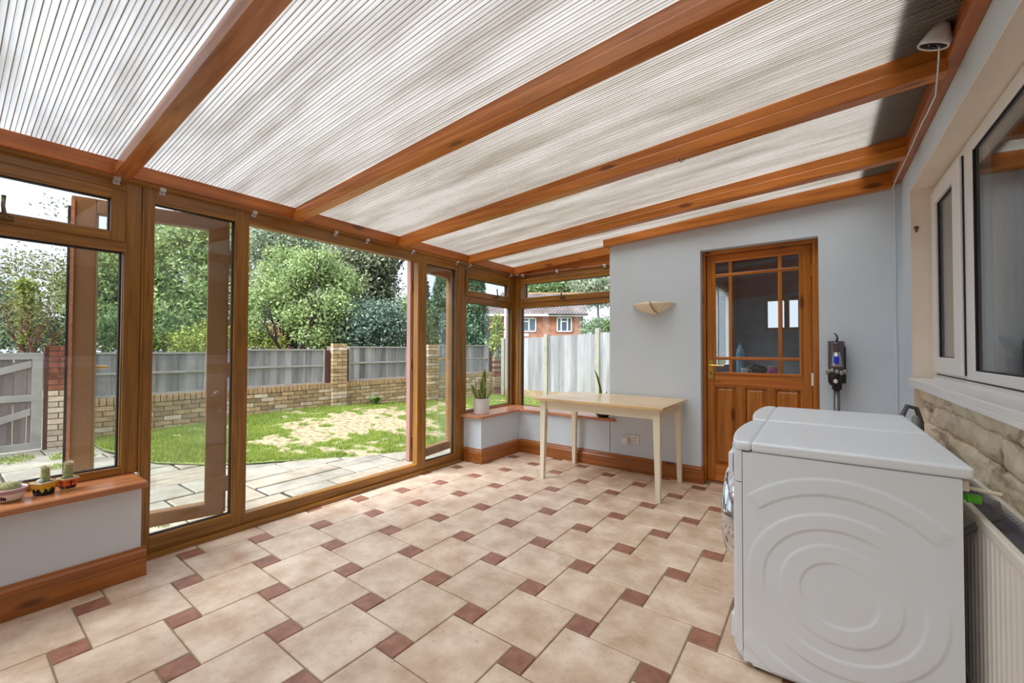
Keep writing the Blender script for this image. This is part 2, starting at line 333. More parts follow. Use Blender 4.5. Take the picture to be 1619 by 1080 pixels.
# ---- garden side frames
FD = (-3.145, X_FR)   # frame depth
def frame_left(name, y0, y1, z0, z1, wl_, wr_, wb_, wt_, parent, xs=FD, bev=.006, matv='frame', math_='frameh'):
    b = MB(); b.box(xs[0], xs[1], y0, y0+wl_, z0, z1); b.box(xs[0], xs[1], y1-wr_, y1, z0, z1)
    o = b.build(name, M[matv], parent, bevel=bev)
    b = MB(); b.box(xs[0]+.0005, xs[1]-.0005, y0+wl_-.003, y1-wr_+.003, z0, z0+wb_); b.box(xs[0]+.0005, xs[1]-.0005, y0+wl_-.003, y1-wr_+.003, z1-wt_, z1)
    b.build(name.replace('frame', 'rail') if 'frame' in name else name+'_rail', M[math_], o, bevel=bev); return o
def pane_x(name, y0, y1, z0, z1, parent, x=-3.112, gm='glass', gask=True):
    o = MB().box(x-.004, x+.004, y0-.004, y1+.004, z0-.004, z1+.004).build(name, M[gm], parent)
    if gask:
        b = MB(); g = .005
        for (a0, a1, c0, c1) in ((y0-g, y0+g*.6, z0-g, z1+g), (y1-g*.6, y1+g, z0-g, z1+g), (y0, y1, z0-g, z0+g*.6), (y0, y1, z1-g*.6, z1+g)): b.box(x-.008, x+.02, a0, a1, c0, c1)
        b.build('gasket', M['gasket'], o)
    return o
def pane_y(name, x0, x1, z0, z1, parent, y, gm='glass'):
    o = MB().box(x0-.004, x1+.004, y-.004, y+.004, z0-.004, z1+.004).build(name, M[gm], parent)
    b = MB(); g = .005
    for (a0, a1, c0, c1) in ((x0-g, x0+g*.6, z0-g, z1+g), (x1-g*.6, x1+g, z0-g, z1+g), (x0, x1, z0-g, z0+g*.6), (x0, x1, z1-g*.6, z1+g)): b.box(a0, a1, y-.02, y+.008, c0, c1)
    b.build('gasket', M['gasket'], o); return o
ZT = 2.118
def stay(parent, p, d):      # bronze casement stay handle; d = unit vector into the room, along = other axis
    p = V(*p); d = V(*d); al = V(0, 1, 0) if abs(d.x) > .5 else V(1, 0, 0)
    b = MB(); b.tube([p+al*-.03+d*.004, p+al*.03+d*.004], .009, 10); b.tube([p+d*.002, p+d*.03], .009, 10)
    b.tube([p+d*.03+al*.012, p+d*.036+V(0,0,.012), p+d*.03-al*.004+V(0,0,.05), p+d*.024-al*.002+V(0,0,.10)], [.010, .009, .007, .008], 8)
    return b.build('stay_handle', M['bronze'], parent, smooth=True)
# window_1
w1 = empty('window_1', (-3.11, -.3, .50)); struct(w1)
frame_left('frame', -1.45, .665, .50, ZT, .05, .075, .045, .06, w1)
b = MB().box(FD[0], X_FR+.001, -1.40, .60, 1.722, 1.782).build('transom', M['frameh'], w1, bevel=.006)
pane_x('pane', -1.39, .578, .548, 1.717, w1)
f1 = frame_left('fanlight_frame', -1.395, .592, 1.775, 2.058, .06, .062, .052, .052, w1, (-3.135, -3.062))
pane_x('fanlight_pane', -1.33, .528, 1.83, 2.004, f1)
stay(f1, (-3.062, .165, 1.80), (1, 0, 0))
b = MB(); b.box(-3.085, X_FR+.007, .662, .672, .5, ZT); b.build('joint_strip', M['frame'], w1)
# door_1 : french door set with side lights and two leaves folded back outside
d1 = empty('door_1', (-3.11, 1.95, 0)); struct(d1)
b = MB(); b.box(FD[0], X_FR, .672, .72, 0, ZT); b.box(FD[0], X_FR, 1.13, 1.216, 0, ZT); b.box(FD[0], X_FR, 2.688, 2.797, 0, ZT); b.box(FD[0], X_FR, 3.197, 3.29, 0, ZT)
fr = b.build('door_frame', M['frame'], d1, bevel=.006)
b = MB()
for (y0, y1) in ((.715, 1.135), (1.21, 2.692), (2.79, 3.20)): b.box(FD[0]+.001, X_FR-.001, y0, y1, 2.028, ZT); b.box(FD[0]+.001, X_FR-.001, y0, y1, .0, .098 if y0 > .8 else .12)
b.build('door_rail', M['frameh'], d1, bevel=.006)
MB().box(X_FR-.002, -3.045, .69, 3.27, .0, .03).build('threshold', M['frameh'], d1, bevel=.004)
pane_x('side_pane', .72, 1.13, .122, 2.026, d1); pane_x('side_pane', 2.797, 3.197, .10, 2.026, d1)
def leaf(hy, ang, sgn):
    # leaf in local coords: u along width from hinge, w thickness, z
    Wd = .733; m = Matrix.Translation((-3.215, hy, 0)) @ Matrix.Rotation(ang, 4, 'Z')   # local +x along width
    lb = MB(); lb.m = m; t0, t1 = -.035, .035
    st = .105
    lb.box(0, st, t0, t1, .10, 2.06); lb.box(Wd-st, Wd, t0, t1, .10, 2.06); lb.box(st-.002, Wd-st+.002, t0+.001, t1-.001, .10, .185); lb.box(st-.002, Wd-st+.002, t0+.001, t1-.001, 1.975, 2.06)
    o = lb.build('door_leaf', M['frame_out'], d1, bevel=.005)
    p = MB(); p.m = m; p.box(st, Wd-st, -.004, .004, .185, 1.975); p.build('leaf_pane', M['glass'], o)
    e = MB(); e.m = m; e.box(Wd-.001, Wd+.014, t0+.01, t1-.01, .12, 2.0); e.build('edge_seal', M['gasket'], o)
    e = MB(); e.m = m; e.box(-.010, .001, -.022, .022, .11, 2.05); e.build('hinge_edge', M['pink_edge'], o)
    e = MB(); e.m = m
    for zz in (.3, 1.05, 1.8): e.box(-.03, .02, t1-.002, t1+.012, zz-.05, zz+.05) if sgn > 0 else e.box(-.03, .02, t0-.012, t0+.002, zz-.05, zz+.05)
    e.build('hinge', M['frame_out'], o)
    e = MB(); e.m = m; s_ = -1 if sgn > 0 else 1
    for s2 in (s_,):
        e.box(Wd-.058, Wd-.028, s2*.035-.004, s2*.035+.004, .93, 1.15); e.tube([(Wd-.043, s2*.038, 1.08), (Wd-.043, s2*.075, 1.08), (Wd-.15, s2*.078, 1.08)], .009, 8)
    e.build('lever_handle', M['brass'], o)
    e = MB(); e.m = m; q_ = -s_; e.box(Wd-.016, Wd-.001, min(q_*.034, q_*.040), max(q_*.034, q_*.040), .12, 2.04); e.build('edge_trim', M['sillX'], o)
    e = MB(); e.m = m; e.box(Wd+.013, Wd+.016, -.012, .012, .5, 1.7); e.build('lock_strip', M['alloy'], o)
leaf(1.135, R(180+90-17), 1)      # direction (-sin19,-cos19)
leaf(2.70, R(90+8), -1)
# window_2
w2 = empty('window_2', (-3.11, 3.78, .47)); struct(w2)
b = MB(); b.box(FD[0], X_FR, 3.29, 3.37, .0, ZT); b.box(FD[0], X_FR, 4.195, 4.25, .45, ZT); b.box(-3.145, -3.0, 4.245, 4.32, .45, ZT); fo = b.build('frame', M['frame'], w2, bevel=.006)
b = MB(); b.box(FD[0]+.001, X_FR-.001, 3.36, 4.20, .45, .522); b.box(FD[0]+.001, X_FR-.001, 3.36, 4.20, 2.03, ZT); b.box(FD[0]+.001, X_FR-.001, 3.36, 4.20, 1.702, 1.775); b.build('transom', M['frameh'], w2, bevel=.006)
pane_x('pane', 3.372, 4.193, .524, 1.70, w2)
f2 = frame_left('fanlight_frame', 3.345, 4.19, 1.772, 2.052, .048, .07, .062, .082, w2, (-3.135, -3.062))
pane_x('fanlight_pane', 3.393, 4.12, 1.835, 1.968, f2)
stay(f2, (-3.062, 3.86, 1.80), (1, 0, 0))
# window_3 back
w3 = empty('window_3', (-2.35, 4.285, .47)); struct(w3)
YF = (4.25, 4.32)
b = MB(); b.box(-3.0, -2.965, YF[0], YF[1], .45, ZT-.01); b.box(-1.76, -1.70, YF[0]+.02, YF[1], .45, ZT-.01); b.build('frame', M['frame'], w3, bevel=.006)
b = MB(); b.box(-2.97, -1.70, YF[0]+.001, YF[1]-.001, .45, .50); b.box(-2.97, -1.70, YF[0]+.001, YF[1]-.001, 2.045, ZT-.01); b.box(-2.97, -1.70, YF[0]+.001, YF[1]-.001, 1.70, 1.765); b.build('transom', M['framex'], w3, bevel=.006)
pane_y('pane', -2.965, -1.78, .50, 1.70, w3, 4.288)
b = MB(); b.box(-2.975, -2.905, 4.237, 4.31, 1.762, 2.058); b.box(-1.80, -1.72, 4.237, 4.31, 1.762, 2.058); f3 = b.build('fanlight_frame', M['frame'], w3, bevel=.006)
b = MB(); b.box(-2.91, -1.79, 4.238, 4.309, 1.762, 1.826); b.box(-2.91, -1.79, 4.238, 4.309, 1.992, 2.058); b.build('fanlight_rail', M['framex'], f3, bevel=.006)
pane_y('fanlight_pane', -2.905, -1.80, 1.826, 1.992, f3, 4.285)
stay(f3, (-2.37, 4.237, 1.79), (0, -1, 0))
# window sills
b = MB(); b.box(-3.09, -2.815, YB+.05, .655, .468, .502); s1 = b.build('window_sill', M['sill'], w1, bevel=.013, seg=4)
poly = [(-3.09, 3.29), (-2.85, 3.29), (-2.80, 3.33), (-2.795, 3.99), (-1.65, 3.975), (-1.64, 4.02), (-1.70, 4.02), (-1.70, 4.27), (-3.09, 4.27)]
MB().prism(poly, .468, .499).build('window_sill', M['sillX'], w3, bevel=.008, seg=3)

# ---- roof
def zb(x): return 2.12+.064*(x+3.03)
def zt(x): return 2.212+.075*(x+3.03)
# ceiling = roof with sheets and rafters
ceil = empty('ceiling', (-1.3, 1.4, 2.2)); struct(ceil)
XA, XB = -3.30, .50
def slab(mb, x0, x1, y0, y1, f0, f1):
    mb.hexa([(x0,y0,f0(x0)),(x1,y0,f0(x1)),(x1,y1,f0(x1)),(x0,y1,f0(x0)),(x0,y0,f1(x0)),(x1,y0,f1(x1)),(x1,y1,f1(x1)),(x0,y1,f1(x0))])
raf = [-1.30, -.365, .57, 1.515, 2.45, 3.38]
edges = [YB]+raf[0:]+[4.30]
for k in range(len(edges)-1):
    y0, y1 = edges[k]+.003, edges[k+1]-.003
    b = MB(); slab(b, XA, XB, y0, y1, lambda x: zt(x), lambda x: zt(x)+.010); s_ = b.build('roof_sheet', M['poly'], ceil)
    b = MB(); y = y0+.016; q = 0
    while y < y1:
        wd = .0016 if q % 2 else .0030
        if k == 1: wd *= 1.0
        slab(b, XA, .49, y, y+wd, lambda x: zt(x)-.0015, lambda x: zt(x)+.009); y += .016 if q % 2 == 0 else .0165; q += 1
    tag(b.build('sheet_rib', M['rib'], s_), kind='stuff')
for y in raf:
    b = MB(); slab(b, -3.06, .445, y-.022, y+.022, lambda x: zb(x)+.05, lambda x: zt(x)-.002); o = b.build('rafter', M['pineX'], ceil, bevel=.003)
    b = MB(); slab(b, -3.045, .442, y-.036, y+.036, lambda x: zb(x), lambda x: zb(x)+.055-.0+.008*(x+3)/3.5); b.build('rafter_batten', M['pineX'] if y != .57 else M['pinkwood'], o, bevel=.004)
# small hook under the middle rafter
b = MB(); hx = -.62; b.tube([(hx, 2.45, zb(hx)+.002), (hx, 2.45, zb(hx)-.012), (hx+.012, 2.45, zb(hx)-.024), (hx+.024, 2.45, zb(hx)-.012), (hx+.02, 2.45, zb(hx)-.004)], .0022, 6)
tag(b.build('screw_hook', M['black'], smooth=True), 'small black metal hook screwed under a ceiling rafter', 'hook')
# trims : plates and wall beams
MB().box(-3.15, -3.03, YB, 4.30, 2.128, 2.208).build('trim_1', M['pineY'], bevel=.004); struct(bpy.data.objects['trim_1'])
b = MB(); b.prism([(-3.075, 2.105), (-3.075, 2.128), (-3.045, 2.128), (-3.052, 2.112)], YB, 4.24, 'Y'); b.build('quadrant_bead', M['frameh'], bpy.data.objects['trim_1'])
b = MB(); slab(b, .436, .489, YB, 4.02, lambda x: 2.385, lambda x: zt(x)-.002); t2 = b.build('trim_2', M['pineY'], bevel=.004); struct(t2)
b = MB(); b.hexa([(-1.75,3.955,2.237),(.445,3.955,2.352),(.445,4.018,2.352),(-1.75,4.018,2.237),(-1.75,3.955,zt(-1.75)-.002),(.445,3.955,zt(.445)-.002),(.445,4.018,zt(.445)-.002),(-1.75,4.018,zt(-1.75)-.002)])
t3 = b.build('trim_3', M['pineX'], bevel=.004); struct(t3)
b = MB(); b.hexa([(-3.03,4.19,2.125),(-1.705,4.19,2.215),(-1.705,4.26,2.215),(-3.03,4.26,2.125),(-3.03,4.19,zt(-3.03)-.002),(-1.705,4.19,zt(-1.705)-.002),(-1.705,4.26,zt(-1.705)-.002),(-3.03,4.26,zt(-3.03)-.002)])
t4 = b.build('trim_4', M['pineX'], bevel=.004); struct(t4)
b = MB(); b.hexa([(-3.0,4.235,2.105),(-1.705,4.235,2.105),(-1.705,4.30,2.105),(-3.0,4.30,2.105),(-3.0,4.235,2.13),(-1.705,4.235,2.218),(-1.705,4.30,2.218),(-3.0,4.30,2.13)])
b.build('infill_board', M['pineX'], t4)
b = MB(); slab(b, .26, .80, YB, 4.32, lambda x: zt(x)+.03, lambda x: zt(x)+.05); fz = b.build('trim_5', M['flash']); struct(fz)
# poly edge bar seen across the sheets

# ---- pine door
PY = (4.12, 4.17)
d2 = empty('door_2', (-.42, 4.15, 0)); struct(d2)
M['jamb'] = M['pineZ']
b = MB(); b.box(-.843, -.815, 4.10, 4.22, 0, 2.082); b.box(-.03, .011, 4.10, 4.22, 0, 2.082); df = b.build('door_frame', M['pineZ'], d2, bevel=.003)
MB().box(-.815, -.03, 4.101, 4.219, 2.05, 2.082).build('door_head', M['pineX'], d2, bevel=.003)
MB().box(-.843, .011, 4.10, 4.25, -.005, .014).build('door_threshold', mat('worn_threshold', (150, 118, 96), .7, .2), d2)
lf = MB(); lf.box(-.811, -.748, PY[0], PY[1], .02, 2.046); lf.box(-.105, -.034, PY[0], PY[1], .02, 2.046)
lfo = lf.build('door_leaf', M['pineZ'], d2, bevel=.003)
b = MB(); b.box(-.749, -.104, PY[0]+.001, PY[1]-.001, 1.985, 2.046); b.box(-.749, -.104, PY[0]+.001, PY[1]-.001, .87, .99); b.box(-.749, -.104, PY[0]+.001, PY[1]-.001, .02, .165)
b.build('leaf_rail', M['pineX'], lfo, bevel=.003)
b = MB(); b.box(-.575, -.515, PY[0]+.001, PY[1]-.001, .16, .875); b.box(-.345, -.295, PY[0]+.001, PY[1]-.001, .16, .875); b.build('leaf_muntin', M['pineZ'], lfo, bevel=.003)
for (x0, x1) in ((-.75, -.573), (-.517, -.343), (-.297, -.10)):
    b = MB(); b.box(x0, x1, 4.14, 4.155, .16, .88); c = .028
    xa, xb_, za, zb_ = x0+.012, x1-.012, .175, .862
    b.add([(xa,4.141,za),(xb_,4.141,za),(xb_,4.141,zb_),(xa,4.141,zb_),(xa+c,4.128,za+c),(xb_-c,4.128,za+c),(xb_-c,4.128,zb_-c),(xa+c,4.128,zb_-c)], [(0,1,5,4),(1,2,6,5),(2,3,7,6),(3,0,4,7),(4,5,6,7)])
    b.build('panel', M['pineZ'], lfo)
    b = MB(); e = .008
    for (a0, a1, c0, c1) in ((x0, x0+e+.004, .165, .87), (x1-e-.004, x1, .165, .87), (x0, x1, .165, .177), (x0, x1, .858, .87)): b.box(a0, a1, 4.124, 4.142, c0, c1)
    b.build('panel_moulding', M['pineZ'], lfo, bevel=.004)
xs = [-.748, -.634, -.605, -.258, -.232, -.105]; zs = [.99, 1.105, 1.13, 1.848, 1.872, 1.985]
b = MB(); b.box(-.632, -.604, 4.118, 4.165, .985, 1.99); b.box(-.262, -.232, 4.118, 4.165, .985, 1.99); b.build('glazing_bar', M['pineZ'], lfo, bevel=.006)
b = MB(); b.box(-.745, -.108, 4.116, 4.166, 1.105, 1.132); b.box(-.745, -.108, 4.116, 4.166, 1.85, 1.876); b.build('glazing_bar', M['pineX'], lfo, bevel=.006)
b = MB(); b.box(-.755, -.735, 4.112, 4.13, .975, 2.0); b.box(-.117, -.097, 4.112, 4.13, .975, 2.0); b.build('glazing_bead', M['pineZ'], lfo, bevel=.004)
b = MB(); b.box(-.755, -.097, 4.1125, 4.1295, .975, .997); b.box(-.755, -.097, 4.1125, 4.1295, 1.978, 2.0); b.build('glazing_bead', M['pineX'], lfo, bevel=.004)
for (x0, x1) in ((-.736, -.632), (-.604, -.262), (-.232, -.116)):
    for (z0, z1) in ((.996, 1.105), (1.132, 1.85), (1.876, 1.979)):
        MB().box(x0-.004, x1+.004, 4.139, 4.143, z0-.004, z1+.004).build('pane', M['glass_dark'], lfo)
b = MB(); b.box(-.797, -.758, 4.112, 4.121, .935, 1.10); b.tube([(-.778, 4.115, 1.055), (-.778, 4.07, 1.055), (-.70, 4.068, 1.052), (-.665, 4.075, 1.05)], [.009, .009, .007, .006], 10); o = b.build('door_handle', M['brass'], d2)
b = MB(); b.lathe([(.006, -.002), (.006, .001)], (-.778, 4.111, .985), 10, 'Y'); b.box(-.781, -.775, 4.109, 4.112, .968, .985); b.build('keyhole', M['black'], o)
for zz in (.96, 1.83): MB().box(-.04, -.026, 4.098, 4.112, zz-.05, zz+.05).build('hinge', M['white'] if zz < 1 else M['brass'], d2)

# ---- white house window (window_4)
w4 = empty('window_4', (.62, 1.9, 1.0)); struct(w4)
XW = (.592, .655)
b = MB()
for (y0, y1) in ((3.60, 3.64), (2.84, 2.985), (.22, .28)): b.box(XW[0], XW[1], y0, y1, 1.03, 2.205)
b.box(XW[0]+.001, XW[1]-.001, .25, 3.62, 1.03, 1.10); b.box(XW[0]+.001, XW[1]-.001, .25, 3.62, 2.135, 2.205)
b.build('window_frame', M['white'], w4, bevel=.006)
b = MB(); b.box(.575, .65, 3.515, 3.615, 1.065, 2.165); b.box(.575, .65, 2.98, 3.12, 1.065, 2.165)
b.box(.576, .649, 3.10, 3.53, 1.065, 1.155); b.box(.576, .649, 3.10, 3.53, 2.08, 2.165); cs = b.build('casement_frame', M['white'], w4, bevel=.006)
o = MB().box(.598, .604, 3.11, 3.52, 1.15, 2.085).build('casement_pane', M['glass_dark'], cs)
b = MB(); b.box(.590, .598, 3.118, 3.124, 1.155, 2.08); b.box(.588, .598, 3.506, 3.516, 1.155, 2.08); b.box(.590, .598, 3.118, 3.51, 1.153, 1.159); b.box(.590, .598, 3.118, 3.51, 2.075, 2.082); b.build('casement_gasket', M['gasket'], cs)
b = MB(); b.box(.586, .593, 2.972, 2.981, 1.07, 2.16); b.build('casement_gap', M['gasket'], w4)
o = MB().box(.604, .610, .27, 2.845, 1.095, 2.14).build('pane', M['glass_dark'], w4)
b = MB(); b.box(.594, .604, 2.830, 2.841, 1.10, 2.135); b.box(.596, .604, .28, 2.83, 1.099, 1.105); b.box(.596, .604, .28, 2.83, 2.129, 2.136); b.build('pane_gasket', M['gasket'], w4)
b = MB(); b.box(.46, .60, .2, 3.60, .992, 1.022); b.box(.46, .475, .2, 3.60, .972, .995); b.box(.575, .597, .2, 3.60, 1.02, 1.035); b.build('window_sill', M['white'], w4, bevel=.004)
b = MB(); b.box(.590, .595, .25, 3.60, 1.047, 1.053); b.build('frame_gap', M['gasket'], w4)

# ---- rooms beyond
grey = mat('grey_room_wall', (186, 188, 192), .8); dk = mat('dark_slate_tiles', (160, 166, 178), .3, .15, 6)
b = MB(); b.box(.75, 3.6, 4.0, 4.02, 0, 2.62); b.box(3.6, 3.62, YB, 4.02, 0, 2.62); b.box(.75, 3.62, YB-.02, YB, 0, 2.62); b.box(.75, 3.62, YB, 4.02, -.02, 0); b.box(.75, 3.62, YB, 4.02, 2.60, 2.62)
hr = b.build('wall_house_room', grey); struct(hr)
for (y, n_) in ((3.40, 'left'),):
    b = MB(); pts = []
    for k in range(26): pts.append((.77+.02*math.sin(k*1.5), 3.05+.55*k/25))
    vs = [(x-.0, y_, 1.03) for x, y_ in pts]+[(x, y_, 2.3) for x, y_ in pts]+[(x+.006, y_, 1.03) for x, y_ in pts]+[(x+.006, y_, 2.3) for x, y_ in pts]; n_ = 26
    fs = [(i, i+1, n_+i+1, n_+i) for i in range(25)]+[(2*n_+i+1, 2*n_+i, 3*n_+i, 3*n_+i+1) for i in range(25)]
    b.add(vs, fs); tag(b.build('curtain', mat('beige_curtain', (208, 186, 160), .9), smooth=True), 'beige curtain hanging behind the narrow white casement window', 'curtain')
def snake_leaf(mb, base, tip, w_, bend, n=9):
    base = V(*base); tip = V(*tip); ax = (tip-base); side = ax.cross(V(*bend)).normalized(); vs = []; bn = V(*bend)
    for k in range(n+1):
        t = k/n; c = base+ax*t+bn*(math.sin(t*math.pi*.5)**2)*.0+bn*(t*t-t)*-.35*ax.length
        ww = 1.4*w_*(.5+1.0*t-.35*t*t)*(1-t**4)**.8*.5+.0008
        nn = side.cross(ax).normalized()
        vs += [c-side*ww+nn*ww*.35, c-side*ww*.72+nn*ww*.18, c+nn*.0, c+side*ww*.72+nn*ww*.18, c+side*ww+nn*ww*.35]
    fs = []
    for k in range(n):
        for j in range(4): fs.append((k*5+j, k*5+j+1, k*5+5+j+1, k*5+5+j))
    return vs, fs
M['leaf_dark'] = mat('snake_leaf_green', (64, 92, 44), .4, var2=(124, 146, 78), vscale=60, stretch=(.3, .3, 1.6))
M['leaf_edge'] = mat('snake_leaf_yellow_edge', (188, 184, 96), .4, .1)
def snake_plant(root, leaves):
    for (b0, t0, w_, bend) in leaves:
        vs, fs = snake_leaf(None, b0, t0, w_, bend); org = ORG[root.name]
        me = bpy.data.meshes.new('leaf'); me.from_pydata([Vector(v)-org for v in vs], [], fs); me.materials.append(M['leaf_dark']); me.materials.append(M['leaf_edge'])
        for i, p in enumerate(me.polygons): p.material_index = 1 if i % 4 in (0, 3) else 0; p.use_smooth = True
        o = link('leaf', me, root, org); s_ = o.modifiers.new('thickness', 'SOLIDIFY'); s_.thickness = .002
def at(px, py, depth):
    d = rt*(px-809.5)+up*(540-py)+fw*F_PX
    return V(0, 0, CAM_H)+d*(depth/F_PX)
def on(px, py, ax, v):
    d = rt*(px-809.5)+up*(540-py)+fw*F_PX; o = V(0, 0, CAM_H); k = 'XYZ'.index(ax); return o+d*((v-o[k])/d[k])
# plant on the inner sill of the house window
MB().box(.66, .93, .25, 3.6, 1.0, 1.03).build('inner_sill', M['white'], w4)
pc = V(.80, 2.98, 1.03)
sp_ = empty('potted_plant', pc); tag(sp_, 'snake plant in a square purple pot behind the white house window', 'plant')
b = MB(); b.hexa([(pc.x-.055,pc.y-.055,1.03),(pc.x+.055,pc.y-.055,1.03),(pc.x+.055,pc.y+.055,1.03),(pc.x-.055,pc.y+.055,1.03),(pc.x-.065,pc.y-.065,1.16),(pc.x+.065,pc.y-.065,1.16),(pc.x+.065,pc.y+.065,1.16),(pc.x-.065,pc.y+.065,1.16)])
b.build('pot', mat('purple_pot', (128, 62, 92), .4), sp_, bevel=.004)
snake_plant(sp_, [((pc.x, pc.y, 1.15), (pc.x-.02, pc.y-.02, 1.42), .05, (.3, .2, 0)), ((pc.x-.01, pc.y+.01, 1.15), (pc.x-.08, pc.y+.09, 1.27), .04, (.2, .5, 0)), ((pc.x+.02, pc.y-.03, 1.15), (pc.x+.0, pc.y-.1, 1.36), .045, (.3, .2, 0))])
# utility room behind the pine door
b = MB(); b.box(-1.02, -.60, 7.0, 7.05, 0, 2.5); b.box(-.17, 1.6, 7.0, 7.05, 0, 2.5); b.box(-.60, -.17, 7.0, 7.05, 0, 1.48); b.box(-.60, -.17, 7.0, 7.05, 1.92, 2.5); b.box(1.6, 1.65, 4.3, 7.05, 0, 2.5); b.box(-1.02, 1.65, 4.3, 7.05, -.03, 0)
b.box(-1.02, -.97, 4.30, 4.75, 0, 2.5); b.box(-1.02, -.97, 6.35, 7.0, 0, 2.5); b.box(-1.02, -.97, 4.75, 6.35, 0, .95); b.box(-1.02, -.97, 4.75, 6.35, 2.0, 2.5)
ur = b.build('wall_utility', dk); struct(ur)
MB().box(-1.05, 1.66, 4.30, 7.06, 2.5, 2.53).build('utility_ceiling', mat('white_ceiling', (170, 160, 155), .9), ur)
w5 = MB(); w5.box(-1.0, -.96, 4.75, 4.80, .95, 2.0); w5.box(-1.0, -.96, 6.28, 6.35, .95, 2.0); w5.box(-1.0, -.96, 5.5, 5.56, .95, 2.0); w5.box(-1.0, -.96, 4.75, 6.35, .95, 1.0); w5.box(-1.0, -.96, 4.75, 6.35, 1.95, 2.0)
w5o = w5.build('window_5', M['white']); struct(w5o); MB().box(-.985, -.98, 4.8, 6.28, 1.0, 1.95).build('pane', M['glass'], w5o)
w6 = MB(); w6.box(-.60, -.57, 6.99, 7.05, 1.48, 1.92); w6.box(-.37, -.31, 6.96, 7.05, 1.48, 1.95); w6.box(-.21, -.17, 6.99, 7.05, 1.48, 1.92); w6.box(-.60, -.17, 6.99, 7.05, 1.48, 1.51); w6.box(-.60, -.17, 6.98, 7.05, 1.89, 1.94); w6o = w6.build('reflected_window', M['pineZ']); struct(w6o)  # added window, stands in for a reflection on the door glass; admits daylight
MB().box(-.57, -.21, 7.02, 7.026, 1.51, 1.89).build('pane', M['glass'], w6o)
wt = MB(); wt.box(-.96, 1.55, 4.95, 5.50, .88, .92); ct = wt.build('worktop', mat('pale_worktop', (150, 150, 152), .3), bevel=.004); tag(ct, 'pale worktop seen through the glazed pine door', 'worktop')
b = MB(); b.box(-.95, -.3, 5.0, 5.48, 0.005, .88); o = b.build('base_cabinet', mat('dark_cabinet', (60, 58, 62), .5)); tag(o, 'dark base cabinet under the left half of the worktop behind the pine door', 'cabinet'); MB().box(-.94, -.31, 4.985, 5.0, .05, .86).build('door', mat('dark_cabinet_door', (70, 68, 72), .5), o, bevel=.003)
b = MB(); b.box(-.28, 1.5, 5.0, 5.48, 0, .88); o = b.build('base_cabinet', mat('dark_cabinet2', (60, 58, 62), .5)); tag(o, 'dark base cabinet under the right half of the worktop behind the pine door', 'cabinet'); MB().box(-.27, .6, 4.985, 5.0, .05, .86).build('door', mat('dark_cabinet_door2', (70, 68, 72), .5), o, bevel=.003)
pb = on(1171, 584, 'Y', 5.1); z0 = .92
bo = empty('water_bottle', (pb.x, 5.1, z0)); tag(bo, 'clear water bottle with blue cap and blue label behind the door glass', 'bottle')
b = MB(); b.lathe([(.036, 0), (.04, .01), (.04, .10), (.036, .12), (.04, .14), (.04, .24), (.03, .28), (.014, .315), (.014, .33)], (pb.x, 5.1, z0), 20)
b.build('body', mat('pale_blue_plastic', (140, 190, 222), .15), bo, smooth=True)
b = MB(); b.lathe([(.017, .328), (.017, .355)], (pb.x, 5.1, z0), 16); b.build('cap', mat('blue_cap', (30, 110, 190), .4), bo)
b = MB(); b.lathe([(.0412, .145), (.0412, .235)], (pb.x, 5.1, z0), 20); b.build('label', mat('blue_label', (96, 170, 214), .5), bo)
pm = on(1222, 584, 'Y', 5.05)
mu = MB(); mu.lathe([(.033, 0), (.037, .01), (.042, .10), (.040, .10), (.034, .015), (.001, .012)], (pm.x, 5.05, z0), 20); mo = mu.build('tub', mat('magenta_tub', (216, 40, 140), .4), smooth=True); tag(mo, 'magenta and cream pot with a pale rim on the worktop behind the door', 'pot')
b = MB(); b.lathe([(.0435, .098), (.0435, .112)], (pm.x, 5.05, z0), 20); b.build('rim', mat('cream_rim', (238, 226, 196), .5), mo)
pk = on(1171, 584, 'Y', 4.99); pk = on(1176, 590, 'Y', 5.0)
b = MB(); b.lathe([(.03, 0), (.034, .01), (.036, .085), (.033, .085), (.03, .012), (.001, .01)], (pk.x+.01, 5.0, z0), 18); b.tube([(pk.x+.045, 5.0, z0+.07), (pk.x+.068, 5.0, z0+.06), (pk.x+.066, 5.0, z0+.03), (pk.x+.043, 5.0, z0+.02)], .004, 6)
tag(b.build('mug', M['white'], smooth=True), 'white mug standing beside the water bottle behind the door', 'mug')
pt = on(1196, 590, 'Y', 5.1)
b = MB(); b.lathe([(.05, 0), (.085, .02), (.10, .07), (.08, .10), (.02, .115)], (pt.x, 5.12, z0), 20); o = b.build('casserole', M['black'], smooth=True); tag(o, 'black lidded pan between the white mug and the magenta pot', 'pan')
MB().tube([(pt.x-.03, 5.06, z0+.10), (pt.x, 5.04, z0+.13), (pt.x+.05, 5.05, z0+.11)], .006, 8).build('pan_handle', M['chrome'], o)
